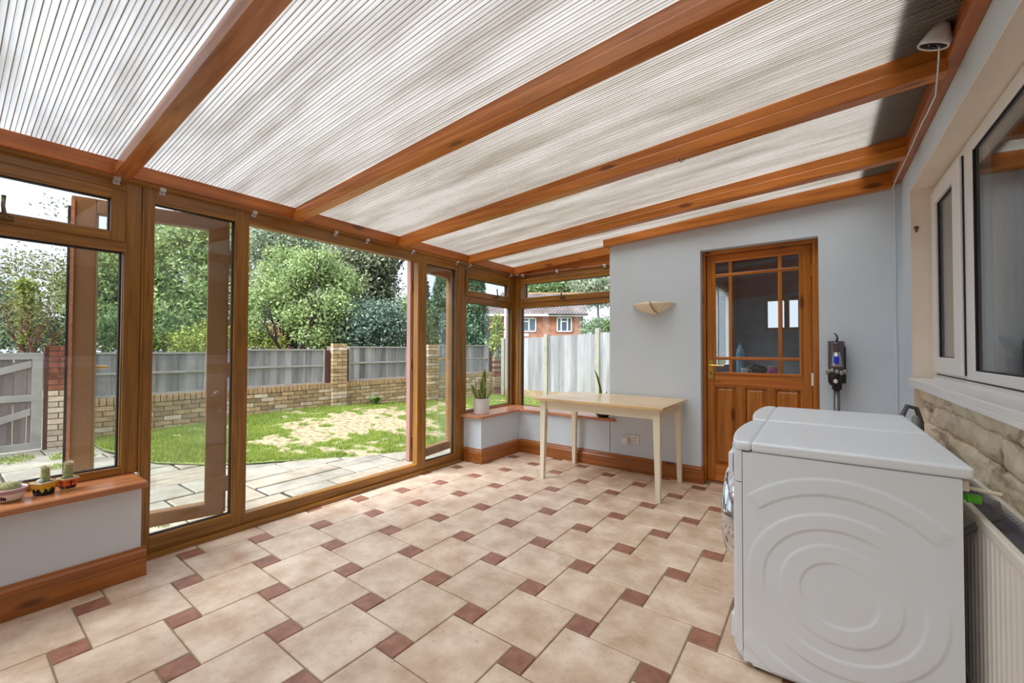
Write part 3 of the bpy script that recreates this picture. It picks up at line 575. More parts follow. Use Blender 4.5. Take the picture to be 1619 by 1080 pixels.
# ================================================================ FURNITURE
# table
cream = mat('cream_painted_wood', (236, 226, 200), .4, .03, 4)
ttop = wood('beech_table_top', (222, 182, 128), (242, 212, 168), 'X', rough=.25, knots=False, rnd=0)
tb = empty('table', (-1.56, 3.63, 0)); tag(tb, 'rectangular table with light wood top and cream painted legs', 'table')
MB().box(-2.13, -.955, 3.26, 4.0, .722, .747).build('table_top', ttop, tb, bevel=.004)
b = MB(); b.box(-2.06, -1.03, 3.315, 3.337, .645, .722); b.box(-2.06, -1.03, 3.925, 3.947, .645, .722); b.box(-2.065, -2.043, 3.33, 3.93, .645, .722); b.box(-1.035, -1.013, 3.33, 3.93, .645, .722)
b.build('apron', cream, tb)
for x in (-2.085, -.99):
    for y in (3.30, 3.962):
        sx = 1 if x < -1.5 else -1; sy = 1 if y < 3.6 else -1; w0 = .055; w1_ = .036
        b = MB(); b.hexa([(min(x, x+sx*w1_), min(y, y+sy*w1_), 0), (max(x, x+sx*w1_), min(y, y+sy*w1_), 0), (max(x, x+sx*w1_), max(y, y+sy*w1_), 0), (min(x, x+sx*w1_), max(y, y+sy*w1_), 0),
                          (min(x, x+sx*w0), min(y, y+sy*w0), .63), (max(x, x+sx*w0), min(y, y+sy*w0), .63), (max(x, x+sx*w0), max(y, y+sy*w0), .63), (min(x, x+sx*w0), max(y, y+sy*w0), .63)])
        b.box(min(x, x+sx*w0), max(x, x+sx*w0), min(y, y+sy*w0), max(y, y+sy*w0), .63, .7215); b.build('leg', cream, tb, bevel=.003)
# ---- appliances
def machine(y0, y1, label, name, washer):
    yc = (y0+y1)/2; root = empty(name, (.05, yc, 0)); tag(root, label, 'appliance')
    def plan(x_front, bow, x_back, a, b_, n=14, rc=.03):
        p = []
        for k in range(n+1):
            t = k/n; y = a+(b_-a)*t; s_ = 4*t*(1-t); e = min(t, 1-t)*(b_-a)
            rnd_ = rc*(1-math.sqrt(max(0, 1-(1-min(e, rc)/rc)**2))) if e < rc else 0
            p.append((x_front-bow*s_+rnd_, y))
        return p+[(x_back, b_), (x_back, a)]
    b = MB(); b.prism(plan(-.232, .02, .345, y0+.004, y1-.004), .02, .811); b.build('body', M['appliance_side'], root)
    # front shell (fascia and front) slightly proud
    b = MB(); p = plan(-.262, .028, -.235, y0+.001, y1-.001, rc=.008); b.prism(p, .06, .692); fr_ = b.build('front_panel', M['appliance'], root)
    b = MB(); b.prism(p, .696, .812); fa = b.build('control_fascia', M['appliance'], root)
    b = MB(); b.prism(plan(-.25, .026, -.232, y0+.004, y1-.004), .025, .058); b.build('kick_plate', M['appliance'], root)
    # lid
    b = MB(); b.prism(plan(-.262, .028, -.2035, y0, y1, rc=.008), .812, .848); b.build('lid_front', M['appliance'], root, bevel=.012, seg=3)
    b = MB(); b.box(-.203, .372, y0, y1, .812, .848); b.build('lid', M['appliance'], root, bevel=.009, seg=3)
    b = MB(); b.box(-.19, .36, y0+.02, y1-.02, .8475, .8495); b.build('lid_inset', M['appliance_side'], root, bevel=.001)
    # embossed side panels
    cx, cz = .05, .365; nx, nz_ = 130, 176; x0, x1, z0_, z1_ = -.233, .346, .03, .809
    def hgt(x, z):
        r = math.hypot(x-cx, z-cz); a = math.degrees(math.atan2(z-cz, x-cx)) % 360; s_ = .005
        def sm(v): v = max(0, min(1, v)); return v*v*(3-2*v)
        def band(r0_, r1_): return sm((r-r0_)/s_+.5)*(1-sm((r-r1_)/s_+.5))
        def ang(a0, a1, w_=18): d = min((a-a0) % 360, 360); span = (a1-a0) % 360; return sm(d/w_)*sm((span-d)/w_) if d < span else 0
        h = band(.105, .165)*(.35+.65*max(ang(80, 215, 40), ang(240, 20, 40)))+band(.215, .268)*max(ang(50, 205, 30), ang(225, 20, 30))
        h += band(.332, .388)*(ang(42, 136, 5)+ang(218, 322, 5)); return h*.0032
    for (yy, sg) in ((y0+.004, -1), (y1-.004, 1)):
        if sg == 1: continue
        vs = []; 
        for i in range(nx+1):
            for j in range(nz_+1):
                x = x0+(x1-x0)*i/nx; z = z0_+(z1_-z0_)*j/nz_; vs.append((x, yy-.002+sg*hgt(x, z), z))
        fs = [(i*(nz_+1)+j, (i+1)*(nz_+1)+j, (i+1)*(nz_+1)+j+1, i*(nz_+1)+j+1) for i in range(nx) for j in range(nz_)]
        MB().add(vs, fs).build('side_panel', M['appliance_side'], root, smooth=True)
    # door
    dx = -.268; dc = (dx, yc, .50)
    b = MB(); b.lathe([(.0, .04), (.20, .04), (.212, .02), (.215, -.01), (.205, -.035), (.19, -.052), (.165, -.056), (.15, -.045), (.148, -.02), (.0, -.02)], dc, 48, 'X'); dr = b.build('door', M['appliance'] if not washer else M['chrome'], root, smooth=True)
    smooth_angle(dr, 35)
    b = MB(); b.lathe([(.147, -.02), (.14, -.04), (.11, -.05), (.0, -.052)], dc, 40, 'X'); b.build('door_glass', mat('dark_door_glass', (24, 26, 30), .05), dr, smooth=True)
    b = MB(); b.lathe([(.153, -.052), (.158, -.060), (.172, -.060), (.178, -.05)], dc, 48, 'X'); b.build('door_ring', M['chrome'], dr, smooth=True)
    # fascia details
    b = MB(); b.lathe([(.034, 0), (.034, -.012), (.028, -.022), (.0, -.022)], (-.288, yc, .755), 28, 'X'); b.build('programme_dial', M['chrome'], root, smooth=True)
    b = MB(); b.box(-.29, -.275, yc+.06, yc+.17, .735, .775); b.build('display', M['black'], root)
    b = MB(); b.box(-.285, -.27, yc-.27, yc-.10, .715, .795); b.build('detergent_drawer', M['appliance_side'], root, bevel=.004)
    b = MB(); b.box(-.28, -.27, yc-.25, yc-.10, .075, .16) ; b.build('filter_flap', M['appliance_side'], root, bevel=.003)
    for x in (-.19, .30):
        for y in (y0+.05, y1-.05): MB().lathe([(.022, 0), (.022, .012), (.012, .014), (.012, .021)], (x, y, 0), 12).build('foot', M['black'], root)
    return root
m1 = machine(1.80, 2.40, 'white front loading laundry machine nearest the camera with embossed swirl side', 'washing_machine', True)
m2 = machine(2.425, 3.04, 'white laundry machine on the far side, nearer the pine door', 'tumble_dryer', False)
# hoses and bracket behind the machines
b = MB(); b.box(.346, .362, 1.815, 1.845, .775, .805); b.tube([(.352, 1.83, .785), (.43, 1.83, .775)], .006, 8); b.build('rear_bracket', mat('cream_plastic', (226, 218, 200), .5), m1)
b = MB(); b.lathe([(.013, 0), (.013, .03)], (.365, 1.86, .745), 14, 'X'); tp = b.build('hose_tap', mat('bright_green_plastic', (90, 200, 40), .4)); tag(tp, 'bright green hose connector behind the near laundry machine', 'connector')
b = MB(); b.tube([(.345, 1.86, .745), (.366, 1.86, .745)], .008, 8); b.build('collar', mat('green_collar', (80, 180, 40), .4), tp)
b = MB(); b.tube([(.395, 1.86, .745), (.425, 1.86, .74), (.435, 1.87, .70), (.40, 1.90, .66), (.365, 1.95, .60), (.36, 2.0, .3), (.36, 2.0, .02)], .011, 10); tag(b.build('drain_hose', mat('grey_hose', (120, 120, 124), .5), smooth=True), 'grey hose curling down from the green connector', 'hose')
b = MB()
a_ = on(1432, 655, 'Y', 3.10); b.tube([(.37, 3.05, .70), (.375, 3.12, .84), (.40, 3.17, .885), (.44, 3.19, .875), (.46, 3.20, .80), (.46, 3.2, .3), (.45, 3.2, .02)], .012, 10)
tag(b.build('inlet_hose', mat('dark_grey_hose', (92, 92, 96), .5), smooth=True), 'dark grey hose looping up behind the far laundry machine', 'hose')
b = MB(); b.tube([(.375, 2.80, .60), (.385, 2.83, .83), (.40, 2.93, .852), (.415, 3.02, .83), (.425, 3.06, .70), (.42, 3.06, .25), (.40, 3.0, .02)], .014, 10)
tag(b.build('waste_hose', mat('mid_grey_hose', (128, 128, 130), .5), smooth=True), 'thicker mid grey hose lying along the rear edge of the far laundry machine', 'hose')
# ---- radiator
rc_ = mat('cream_radiator_enamel', (228, 222, 212), .35, .03, 3)
ra_ = empty('radiator', (.46, 1.55, .10)); tag(ra_, 'long cream double panel radiator on the stone wall behind the machines', 'radiator')
ry0, ry1 = .35, 2.62
pr = [(.400, ry0)]; y = ry0+.03; pr = []
pitch_ = .0385; n_ = int((ry1-ry0-.06)/pitch_)
for k in range(n_):
    yy = ry0+.03+k*pitch_; pr += [(.402, yy), (.395, yy+.008), (.395, yy+.024), (.402, yy+.030)]
b = MB(); poly = [(.402, ry0)]+pr+[(.402, ry1), (.410, ry1), (.410, ry0)]
b.prism(poly, .13, .66); b.build('front_panel', rc_, ra_)
b = MB(); b.box(.392, .412, ry0, ry1, .655, .69); b.box(.392, .412, ry0, ry1, .10, .132); b.build('panel_rim', rc_, ra_, bevel=.005)
b = MB(); b.box(.488, .506, ry0, ry1, .10, .69); b.build('rear_panel', rc_, ra_, bevel=.004)
b = MB(); y = ry0+.02
while y < ry1-.02: b.box(.412, .488, y, y+.0015, .12, .655); b.box(.476, .488, y+.006, y+.020, .655, .675); y += .026
tag(b.build('convector_fins', mat('grey_fins', (150, 148, 158), .5, metal=.3), ra_), kind='stuff')
b = MB(); b.box(.405, .418, ry1-.06, ry1-.02, .05, .2); b.tube([(.45, ry1-.05, .12), (.45, ry1+.04, .12), (.45, ry1+.05, .0)], .008, 8); b.build('pipe_tail', M['white'], ra_)

# ---- wall lamp
lampm = mat('cream_ceramic', (240, 224, 200), .5, .03, 10)
lm = empty('wall_lamp', (-1.26, 4.018, 1.54)); tag(lm, 'cream half-moon ceramic uplighter on the grey wall left of the door', 'lamp')
def boat(mb, a0, a1, sc_=1., n=22, m_=8, cx=-1.262, off=0.):
    vs = []; 
    for i in range(n+1):
        t = a0+(a1-a0)*i/n   # -1..1
        hw = (.205)*t; dp = .115*math.sqrt(max(0, 1-abs(t)**2.0)); zt_ = 1.628 + .018*(1-abs(t)); zbm = 1.628-.088*(1-abs(t)**2.0)*1.0
        for j in range(m_+1):
            q = math.pi/2*j/m_
            vs.append((cx+hw, 4.017-dp*math.cos(q)*sc_-off*math.cos(q), zt_-(zt_-zbm)*math.sin(q)*sc_-off))
    fs = [(i*(m_+1)+j, (i+1)*(m_+1)+j, (i+1)*(m_+1)+j+1, i*(m_+1)+j+1) for i in range(n) for j in range(m_)]
    mb.add(vs, fs)
b = MB(); boat(b, -1, 1); o = b.build('shade', lampm, lm, smooth=True); s_ = o.modifiers.new('t', 'SOLIDIFY'); s_.thickness = .005; s_.offset = 1
b = MB(); boat(b, -.30, .0, 1., 10, 8, off=.006); vs_ = b.v
for i, p in enumerate(vs_): t = (i//9)/10; p.x += (1.64-p.z)*.35+.0
o = b.build('band', lampm, lm, smooth=True); s_ = o.modifiers.new('t', 'SOLIDIFY'); s_.thickness = .008; s_.offset = 0
b = MB(); b.tube([(-1.262+.205*.0, 3.897, 1.648), (-1.245, 3.895, 1.60), (-1.232, 3.912, 1.565), (-1.205, 3.95, 1.545)], .0028, 6); b.build('slot', mat('dark_slot', (70, 56, 40), .8), lm)
MB().box(-1.30, -1.22, 4.0, 4.019, 1.56, 1.63).build('back_plate', lampm, lm)
# ---- socket
sk = empty('wall_socket', (-1.477, 4.019, .27)); tag(sk, 'white double plug socket on the wall under the table', 'socket')
MB().box(-1.555, -1.40, 4.009, 4.0195, .275, .36).build('face_plate', M['white'], sk, bevel=.004)
b = MB()
for cx in (-1.44,):
    b.box(cx-.003, cx+.003, 4.0075, 4.0095, .325, .337); b.box(cx-.015, cx-.008, 4.0075, 4.0095, .302, .307); b.box(cx+.008, cx+.015, 4.0075, 4.0095, .302, .307)
b.build('pin_slot', M['black'], sk)
for sx_ in (-1.437, -1.517): MB().box(sx_, sx_+.01, 4.005, 4.009, .342, .354).build('switch', M['white'], sk)
o = MB().box(-1.565, -1.50, 3.955, 4.008, .272, .335).build('plug_adapter', M['white'], bevel=.006); tag(o, 'white cube plug adapter pushed into the double socket', 'plug')
# ---- stick vacuum on wall
vm = mat('grey_metallic_plastic', (112, 106, 108), .3, metal=.4); vd = mat('smoky_bin_plastic', (88, 78, 80), .15); vl = mat('light_grey_metal', (168, 166, 168), .25, metal=.6)
vc = empty('stick_vacuum', (.115, 3.96, .02)); tag(vc, 'grey cordless stick vacuum with blue button hanging right of the pine door', 'vacuum')
x, y = .115, 3.955
b = MB(); b.tube([(x, y, .06), (x, y, .93)], .020, 16); b.build('wand', vm, vc, smooth=True)
MB().box(x-.028, x+.030, y-.03, y+.035, .90, .955).build('wand_collar', M['black'], vc, bevel=.006)
b = MB(); b.box(x-.10, x+.10, y-.055, y+.04, .025, .075); b.build('floor_head', vm, vc, bevel=.015)
b = MB(); b.lathe([(.03, .93), (.045, .95), (.048, 1.0), (.05, 1.02)], (x-.005, y-.01, 0), 20); b.build('motor_base', M['black'], vc, smooth=True)
b = MB(); b.lathe([(.047, 1.02), (.049, 1.03), (.049, 1.24), (.045, 1.255), (.0, 1.256)], (x, y-.01, 0), 24); b.build('dust_bin', vd, vc, smooth=True)
b = MB(); b.lathe([(.035, 1.07), (.037, 1.08), (.030, 1.18), (.0, 1.181)], (x, y-.032, 0), 20); b.build('cyclone', vl, vc, smooth=True)
b = MB()
for k in range(12):
    a = 2*math.pi*k/12; b.sphere((x+.052*math.cos(a), y-.012+.052*math.sin(a), 1.035+.008*math.cos(a*3)), .014, .014, .018, 10, 6)
b.build('cyclone_ring', vl, vc, smooth=True)
MB().box(x-.018, x+.014, y-.082, y-.064, 1.095, 1.15).build('blue_button', mat('blue_button', (20, 60, 220), .35), vc, bevel=.006)
b = MB(); b.sphere((x-.008, y-.062, .965), .013, .008, .016); b.build('release_catch', M['white'], vc, smooth=True)
b = MB(); b.box(x-.052, x-.03, y-.045, y+.03, .985, 1.02); b.box(x+.03, x+.055, y-.03, y+.035, .95, 1.22); b.build('handle_body', M['black'], vc, bevel=.006)
b = MB(); b.tube([(x, y+.0, 1.255), (x+.008, y+.005, 1.285), (x+.0, y+.01, 1.312), (x-.015, y+.02, 1.322)], [.007, .006, .005, .003], 8); b.build('charging_cable', M['black'], vc, smooth=True)
MB().box(x-.05, x+.05, y+.034, 4.019, 1.05, 1.262).build('wall_dock', M['black'], vc, bevel=.005)
# ---- security camera & cable
sc_ = empty('security_camera', (.44, 2.34, 2.38)); tag(sc_, 'white cone shaped security camera fixed at the end of a ceiling rafter', 'security camera')
cpos = V(.385, 2.30, 2.415)
def cone(mb, p, d, prof, n=28, ell=1.):
    d = V(*d).normalized(); a = d.cross(V(0, 0, 1)).normalized(); b2 = a.cross(d); vs = []; fs = []
    for (r_, t_) in prof:
        for i in range(n): q = 2*math.pi*i/n; vs.append(V(*p)+d*t_+a*math.cos(q)*r_+b2*math.sin(q)*r_*ell)
    for k in range(len(prof)-1):
        for i in range(n): j = (i+1) % n; fs.append((k*n+i, k*n+j, (k+1)*n+j, (k+1)*n+i))
    fs.append(tuple(range(n))[::-1]); fs.append(tuple((len(prof)-1)*n+i for i in range(n))); mb.add(vs, fs)
dd = (-.35, .2, -.9)
b = MB(); cone(b, cpos, dd, [(.012, -.065), (.022, -.06), (.036, -.03), (.046, .0), (.05, .015), (.048, .018), (.043, .012)]); b.build('housing', M['white'], sc_, smooth=True)
b = MB(); cone(b, cpos, dd, [(.044, .010), (.042, .014), (.018, .015), (.016, .010)]); b.build('lens_face', M['black'], sc_)
b = MB(); cone(b, cpos, dd, [(.012, .012), (.012, .02), (.009, .022)]); b.build('lens', mat('lens_glass', (40, 44, 60), .05), sc_)
b = MB(); cone(b, (.4415, 2.345, 2.445), (-1, -.55, -.2), [(.034, .0), (.034, .004), (.020, .022), (.010, .045)]); b.build('mount', M['white'], sc_, smooth=True)
pts = [(.395, 2.29, 2.385), (.398, 2.32, 2.35), (.415, 2.45, 2.335), (.438, 2.62, 2.34)]
k = 0; rr = random.Random(1)
while True:
    yy = 2.78+k*.14
    if yy > 3.82: break
    pts.append((.438, yy, 2.343+rr.uniform(-.004, .006))); k += 1
pts += [(.437, 3.93, 2.337), (.452, 4.008, 2.30), (.455, 4.012, 2.0), (.452, 4.013, 1.5), (.456, 4.012, 1.0), (.453, 4.013, .5), (.455, 4.012, .02)]
tag(MB().tube(pts, .003, 6).build('cable', M['white'], smooth=True), 'thin white cable running from the security camera down the wall corner', 'cable')
# ---- head brackets
g0 = None
br = [(.551, 0), (.748, 0), (1.238, 0), (1.828, 0), (2.115, 0), (2.607, 0), (3.205, 0), (3.404, 0), (4.16, 0)]
brb = [-2.922, -2.438, -1.849]
brm = mat('translucent_white_plastic', (214, 214, 218), .35)
def bracket(px, py, ax, lab):
    root = empty('curtain_bracket', (px, py, 2.084)); tag(root, lab, 'bracket', 'white clips along the window head')
    b = MB(); d = (1, 0) if ax == 'x' else (0, -1)
    if ax == 'x':
        b.box(px, px+.004, py-.014, py+.014, 2.084, 2.124); b.box(px, px+.026, py-.014, py+.014, 2.118, 2.122); b.box(px+.02, px+.026, py-.014, py+.014, 2.10, 2.12)
    else:
        b.box(px-.014, px+.014, py-.004, py, 2.08, 2.118); b.box(px-.014, px+.014, py-.026, py, 2.112, 2.116); b.box(px-.014, px+.014, py-.026, py-.02, 2.094, 2.114)
    b.build('clip', brm, root, bevel=.001)
    b = MB()
    if ax == 'x': b.lathe([(.004, 0), (.004, .006)], (px+.003, py, 2.097), 10, 'X')
    else: b.lathe([(.004, -.006), (.004, 0)], (px, py-.003, 2.093), 10, 'Y')
    b.build('screw', M['alloy'], root)
bl_ = ['white clip bracket at the foot of the leftmost rafter', 'white clip bracket above the left side pane of the french doors', 'white clip bracket at the left end of the open doorway', 'white clip bracket over the open doorway, first right of the second rafter',
 'white clip bracket over the open doorway, second right of the second rafter', 'white clip bracket over the right end of the open doorway', 'white clip bracket above the right side pane of the french doors', 'white clip bracket left of the small corner fanlight', 'white clip bracket on the left wall, hard in the corner']
bk_ = ['white clip bracket on the back wall window, nearest the corner', 'white clip bracket above the middle of the back wall fanlight', 'white clip bracket on the back window beside the plastered wall']
for (y_, _), l_ in zip(br, bl_): bracket(-3.0735, y_, 'x', l_)
for x_, l_ in zip(brb, bk_): bracket(x_, 4.234, 'y', l_)
b = MB(); pts = []
ys = [3.21, 3.404, 4.16]; 
for i in range(2):
    for k in range(7): t = k/7; pts.append((-3.055, ys[i]+(ys[i+1]-ys[i])*t, 2.112-.010*math.sin(math.pi*t)))
pts.append((-3.055, 4.16, 2.112)); xb = [-2.922, -2.438, -1.849]; pts.append((-3.0, 4.215, 2.108))
for i in range(2):
    for k in range(7): t = k/7; pts.append((xb[i]+(xb[i+1]-xb[i])*t, 4.215, 2.110-.008*math.sin(math.pi*t)))
pts.append((-1.849, 4.215, 2.110))
tag(MB().tube(pts, .0016, 5).build('curtain_wire', M['alloy'], smooth=True), 'thin sagging curtain wire strung between clips in the corner', 'wire')

# ---- cactus pots on the left sill
SZ = .502
soil = mat('dark_soil', (64, 50, 40), .95, .3, 60, bump=.6, bscale=80)
cact = mat('cactus_green', (164, 174, 120), .8, .2, 40); spine = mat('pale_spines', (226, 214, 190), .8)
def cactus(root, c, r, h, ball=False, seed=0):
    b = MB(); n = 20; prof = []
    vs = []; fs = []; m_ = 12
    for k in range(m_+1):
        t = k/m_
        rad = r*math.sqrt(max(0, 1-((t-.35)/.68)**2)) if ball else r*(1-.15*t)*math.sqrt(max(0.0, 1-max(0, (t-.82)/.19)**2))
        for i in range(n): a = 2*math.pi*i/n; q = rad*(1+.14*(1 if i % 2 else -1)); vs.append((c[0]+q*math.cos(a), c[1]+q*math.sin(a), c[2]+h*t))
    for k in range(m_):
        for i in range(n): j = (i+1) % n; fs.append((k*n+i, k*n+j, (k+1)*n+j, (k+1)*n+i))
    fs.append(tuple(m_*n+i for i in range(n))); b.add(vs, fs); o = b.build('cactus', cact, root, smooth=True)
    rr = random.Random(seed); b = MB()
    for _ in range(520):
        a = rr.uniform(0, 6.28); t = rr.uniform(.1, 1) if not ball else rr.random()
        if not ball and rr.random() < .4: t = rr.uniform(.8, 1)
        rad = r*math.sqrt(max(0, 1-((t-.35)/.68)**2)) if ball else r*(1-.15*t)*(.35 if t > .95 else 1)
        p = V(c[0]+rad*math.cos(a), c[1]+rad*math.sin(a), c[2]+h*t); d = V(math.cos(a), math.sin(a), rr.uniform(-.2, 1.1) if t < .8 else rr.uniform(.5, 1.8)).normalized()*rr.uniform(.007, .018)
        s_ = d.cross(V(0, 0, 1)).normalized()*.0008; b.add([p-s_, p+s_, p+d], [(0, 1, 2)])
    tag(b.build('spines', spine, o), kind='stuff')
def trap_pot(c, wx, wy, h, ang, flare=1.35):
    m_ = Matrix.Translation(c) @ Matrix.Rotation(ang, 4, 'Z'); return m_
# pot 1 : round striped bowl
c1 = V(-2.945, .195, SZ)
p1 = empty('cactus_pot', c1); tag(p1, 'round striped bowl with a squat ball cactus, leftmost on the window ledge', 'potted cactus')
b = MB(); b.lathe([(.028, 0), (.034, .003), (.045, .02), (.052, .045), (.056, .062), (.052, .062), (.048, .05), (.001, .048)], c1, 32); b.build('bowl', mat('white_glaze', (232, 226, 224), .3), p1, smooth=True)
for (z0, z1, cc) in ((.052, .057, (212, 120, 110)), (.045, .049, (110, 130, 190)), (.040, .043, (232, 150, 120)), (.003, .010, (150, 150, 80))):
    rad = lambda z: .0345+(z-.003)*.62 if z < .02 else .045+(z-.02)*.29
    b = MB(); b.lathe([(rad(z0)+.0008, z0), (rad(z1)+.0008, z1)], c1, 32); b.build('painted_band', mat('band', cc, .4), p1)
b = MB()
mot = mat('painted_motif', (60, 44, 60), .5); red = mat('painted_red', (200, 50, 60), .5)
for k, (a, hh) in enumerate(((-18, .022), (-10, .030), (-2, .026), (6, .022), (12, .015), (-26, .014))):
    an = R(a-30); q = .0505; pz = .012
    b.sphere((c1.x+(.047)*math.cos(an), c1.y+.047*math.sin(an), c1.z+.014+hh/2), .003, .003, hh/2, 8, 6)
b.build('painted_plant', mot, p1)
b = MB(); b.sphere((c1.x+.046*math.cos(R(-60)), c1.y+.046*math.sin(R(-60)), c1.z+.022), .004, .004, .005, 8, 6); b.sphere((c1.x+.05*math.cos(R(-42)), c1.y+.05*math.sin(R(-42)), c1.z+.037), .003, .003, .004, 8, 6); b.build('painted_flower', red, p1)
b = MB(); b.lathe([(.047, .048), (.001, .052)], c1, 20); b.build('soil', soil, p1)
cactus(p1, (c1.x, c1.y, c1.z+.05), .032, .036, True, 1)
# pots 2, 3
def square_pot(c, wb_, wt_, h, ang, base_m, name_label, seed):
    root = empty('cactus_pot', c); tag(root, name_label, 'potted cactus')
    m_ = Matrix.Translation(c) @ Matrix.Rotation(ang, 4, 'Z')
    def face(zz0, zz1, inset0=0, out=.0): pass
    def q(z): t = z/h; return (wb_[0]+(wt_[0]-wb_[0])*t)/2, (wb_[1]+(wt_[1]-wb_[1])*t)/2
    def ring(mb, z0, z1, e=0.):
        a0 = q(z0); a1 = q(z1); mb.hexa([(-a0[0]-e,-a0[1]-e,z0),(a0[0]+e,-a0[1]-e,z0),(a0[0]+e,a0[1]+e,z0),(-a0[0]-e,a0[1]+e,z0),(-a1[0]-e,-a1[1]-e,z1),(a1[0]+e,-a1[1]-e,z1),(a1[0]+e,a1[1]+e,z1),(-a1[0]-e,a1[1]+e,z1)])
    b = MB(); b.m = m_; ring(b, 0, h-.006); b.build('pot', base_m, root, bevel=.002)
    b = MB(); b.m = m_; a0 = q(h); e = .001
    b.box(-a0[0]-e, a0[0]+e, -a0[1]-e, -a0[1]+.006, h-.007, h); b.box(-a0[0]-e, a0[0]+e, a0[1]-.006, a0[1]+e, h-.007, h); b.box(-a0[0]-e, -a0[0]+.006, -a0[1], a0[1], h-.0069, h-.0001); b.box(a0[0]-.006, a0[0]+e, -a0[1], a0[1], h-.0069, h-.0001)
    b.build('rim', mat('cream_glaze', (226, 206, 170), .4), root, bevel=.001)
    b = MB(); b.m = m_; b.box(-a0[0]+.005, a0[0]-.005, -a0[1]+.005, a0[1]-.005, h-.007, h-.003); b.build('soil', soil, root)
    return root, m_, ring, q
c2 = V(-2.955, .300, SZ)
yel = mat('yellow_glaze', (232, 178, 40), .35)
r2_, m2_, ring2, q2 = square_pot(c2, (.044, .044), (.066, .066), .062, R(30), yel, 'yellow square pot with painted desert scene and tall cactus, middle of the ledge trio', 2)
b = MB(); b.m = m2_; ring2(b, .016, .028, .0007); b.build('painted_sand', mat('pale_green_paint', (202, 200, 130), .5), r2_)
b = MB(); b.m = m2_; ring2(b, .0, .017, .0010); b.build('painted_base', mat('black_green_paint', (26, 34, 26), .4), r2_)
b = MB(); b.m = m2_
for s_ in (-1, 1):
    for (u_, hh) in ((-.015, .016), (-.009, .010), (.004, .012), (.012, .018), (.019, .009)):
        w_ = q2(.02)[1]; 
        b.hexa([(u_-.0015, -w_-.0035, .016), (u_+.0015, -w_-.0035, .016), (u_+.0015, -w_+.002, .016), (u_-.0015, -w_+.002, .016), (u_-.0015, -w_-.0035-hh*.2, .016+hh), (u_+.0015, -w_-.0035-hh*.2, .016+hh), (u_+.0015, -w_+.002, .016+hh), (u_-.0015, -w_+.002, .016+hh)])
        b.hexa([(w_-.002, u_-.0015, .016), (w_+.0035, u_-.0015, .016), (w_+.0035, u_+.0015, .016), (w_-.002, u_+.0015, .016), (w_-.002, u_-.0015, .016+hh), (w_+.0035+hh*.2, u_-.0015, .016+hh), (w_+.0035+hh*.2, u_+.0015, .016+hh), (w_-.002, u_+.0015, .016+hh)])
b.build('painted_cacti', mat('dark_paint', (30, 40, 30), .5), r2_)
cactus(r2_, (c2.x-.002, c2.y+.004, c2.z+.055), .014, .075, False, 5)
b = MB(); b.sphere((c2.x+.012, c2.y-.014, c2.z+.066), .012, .012, .012, 10, 6); b.build('pale_stone', mat('white_pebble', (226, 224, 226), .6), r2_, smooth=True)
c3 = V(-2.955, .378, SZ)
tan = mat('tan_glaze', (222, 186, 128), .4)
r3_, m3_, ring3, q3 = square_pot(c3, (.038, .038), (.058, .058), .062, R(18), tan, 'tan square pot with orange and black painted panel and spiny cactus, rightmost on the ledge', 3)
def panel_on(mb, m_, q_, u0_, u1_, z0, z1, e, side='x'):
    mb.m = m_; a0 = q_(z0)[0]; a1 = q_(z1)[0]; f = lambda u_, a: u_
    if side == 'x': mb.hexa([(a0-.002,u0_*.75,z0),(a0+e,u0_*.75,z0),(a0+e,u1_*.75,z0),(a0-.002,u1_*.75,z0),(a1-.002,u0_,z1),(a1+e,u0_,z1),(a1+e,u1_,z1),(a1-.002,u1_,z1)])
    else: mb.hexa([(u0_*.75,-a0-e,z0),(u1_*.75,-a0-e,z0),(u1_*.75,-a0+.002,z0),(u0_*.75,-a0+.002,z0),(u0_,-a1-e,z1),(u1_,-a1-e,z1),(u1_,-a1+.002,z1),(u0_,-a1+.002,z1)])
for sd in ('x', 'y'):
    b = MB(); panel_on(b, m3_, q3, -.026, .026, .012, .055, .0008, sd); b.build('painted_panel', mat('orange_paint', (228, 96, 30), .45), r3_)
    b = MB(); panel_on(b, m3_, q3, -.022, .022, .012, .024, .0013, sd); b.build('painted_ground', mat('black_paint', (28, 24, 28), .45), r3_)
    b = MB(); panel_on(b, m3_, q3, -.003, .003, .022, .046, .0015, sd); b.m = m3_
    for (u_, z_) in ((-.009, .044), (.0, .047), (.010, .043)):
        a = q3(z_)[0]; p_ = (a, u_, z_) if sd == 'x' else (u_, -a, z_); b.sphere(p_, .0015 if sd == 'x' else .007, .007 if sd == 'x' else .0015, .004, 8, 6)
    b.build('painted_tree', mat('black_paint2', (24, 22, 22), .45), r3_)
cactus(r3_, (c3.x, c3.y, c3.z+.062), .015, .072, False, 8)
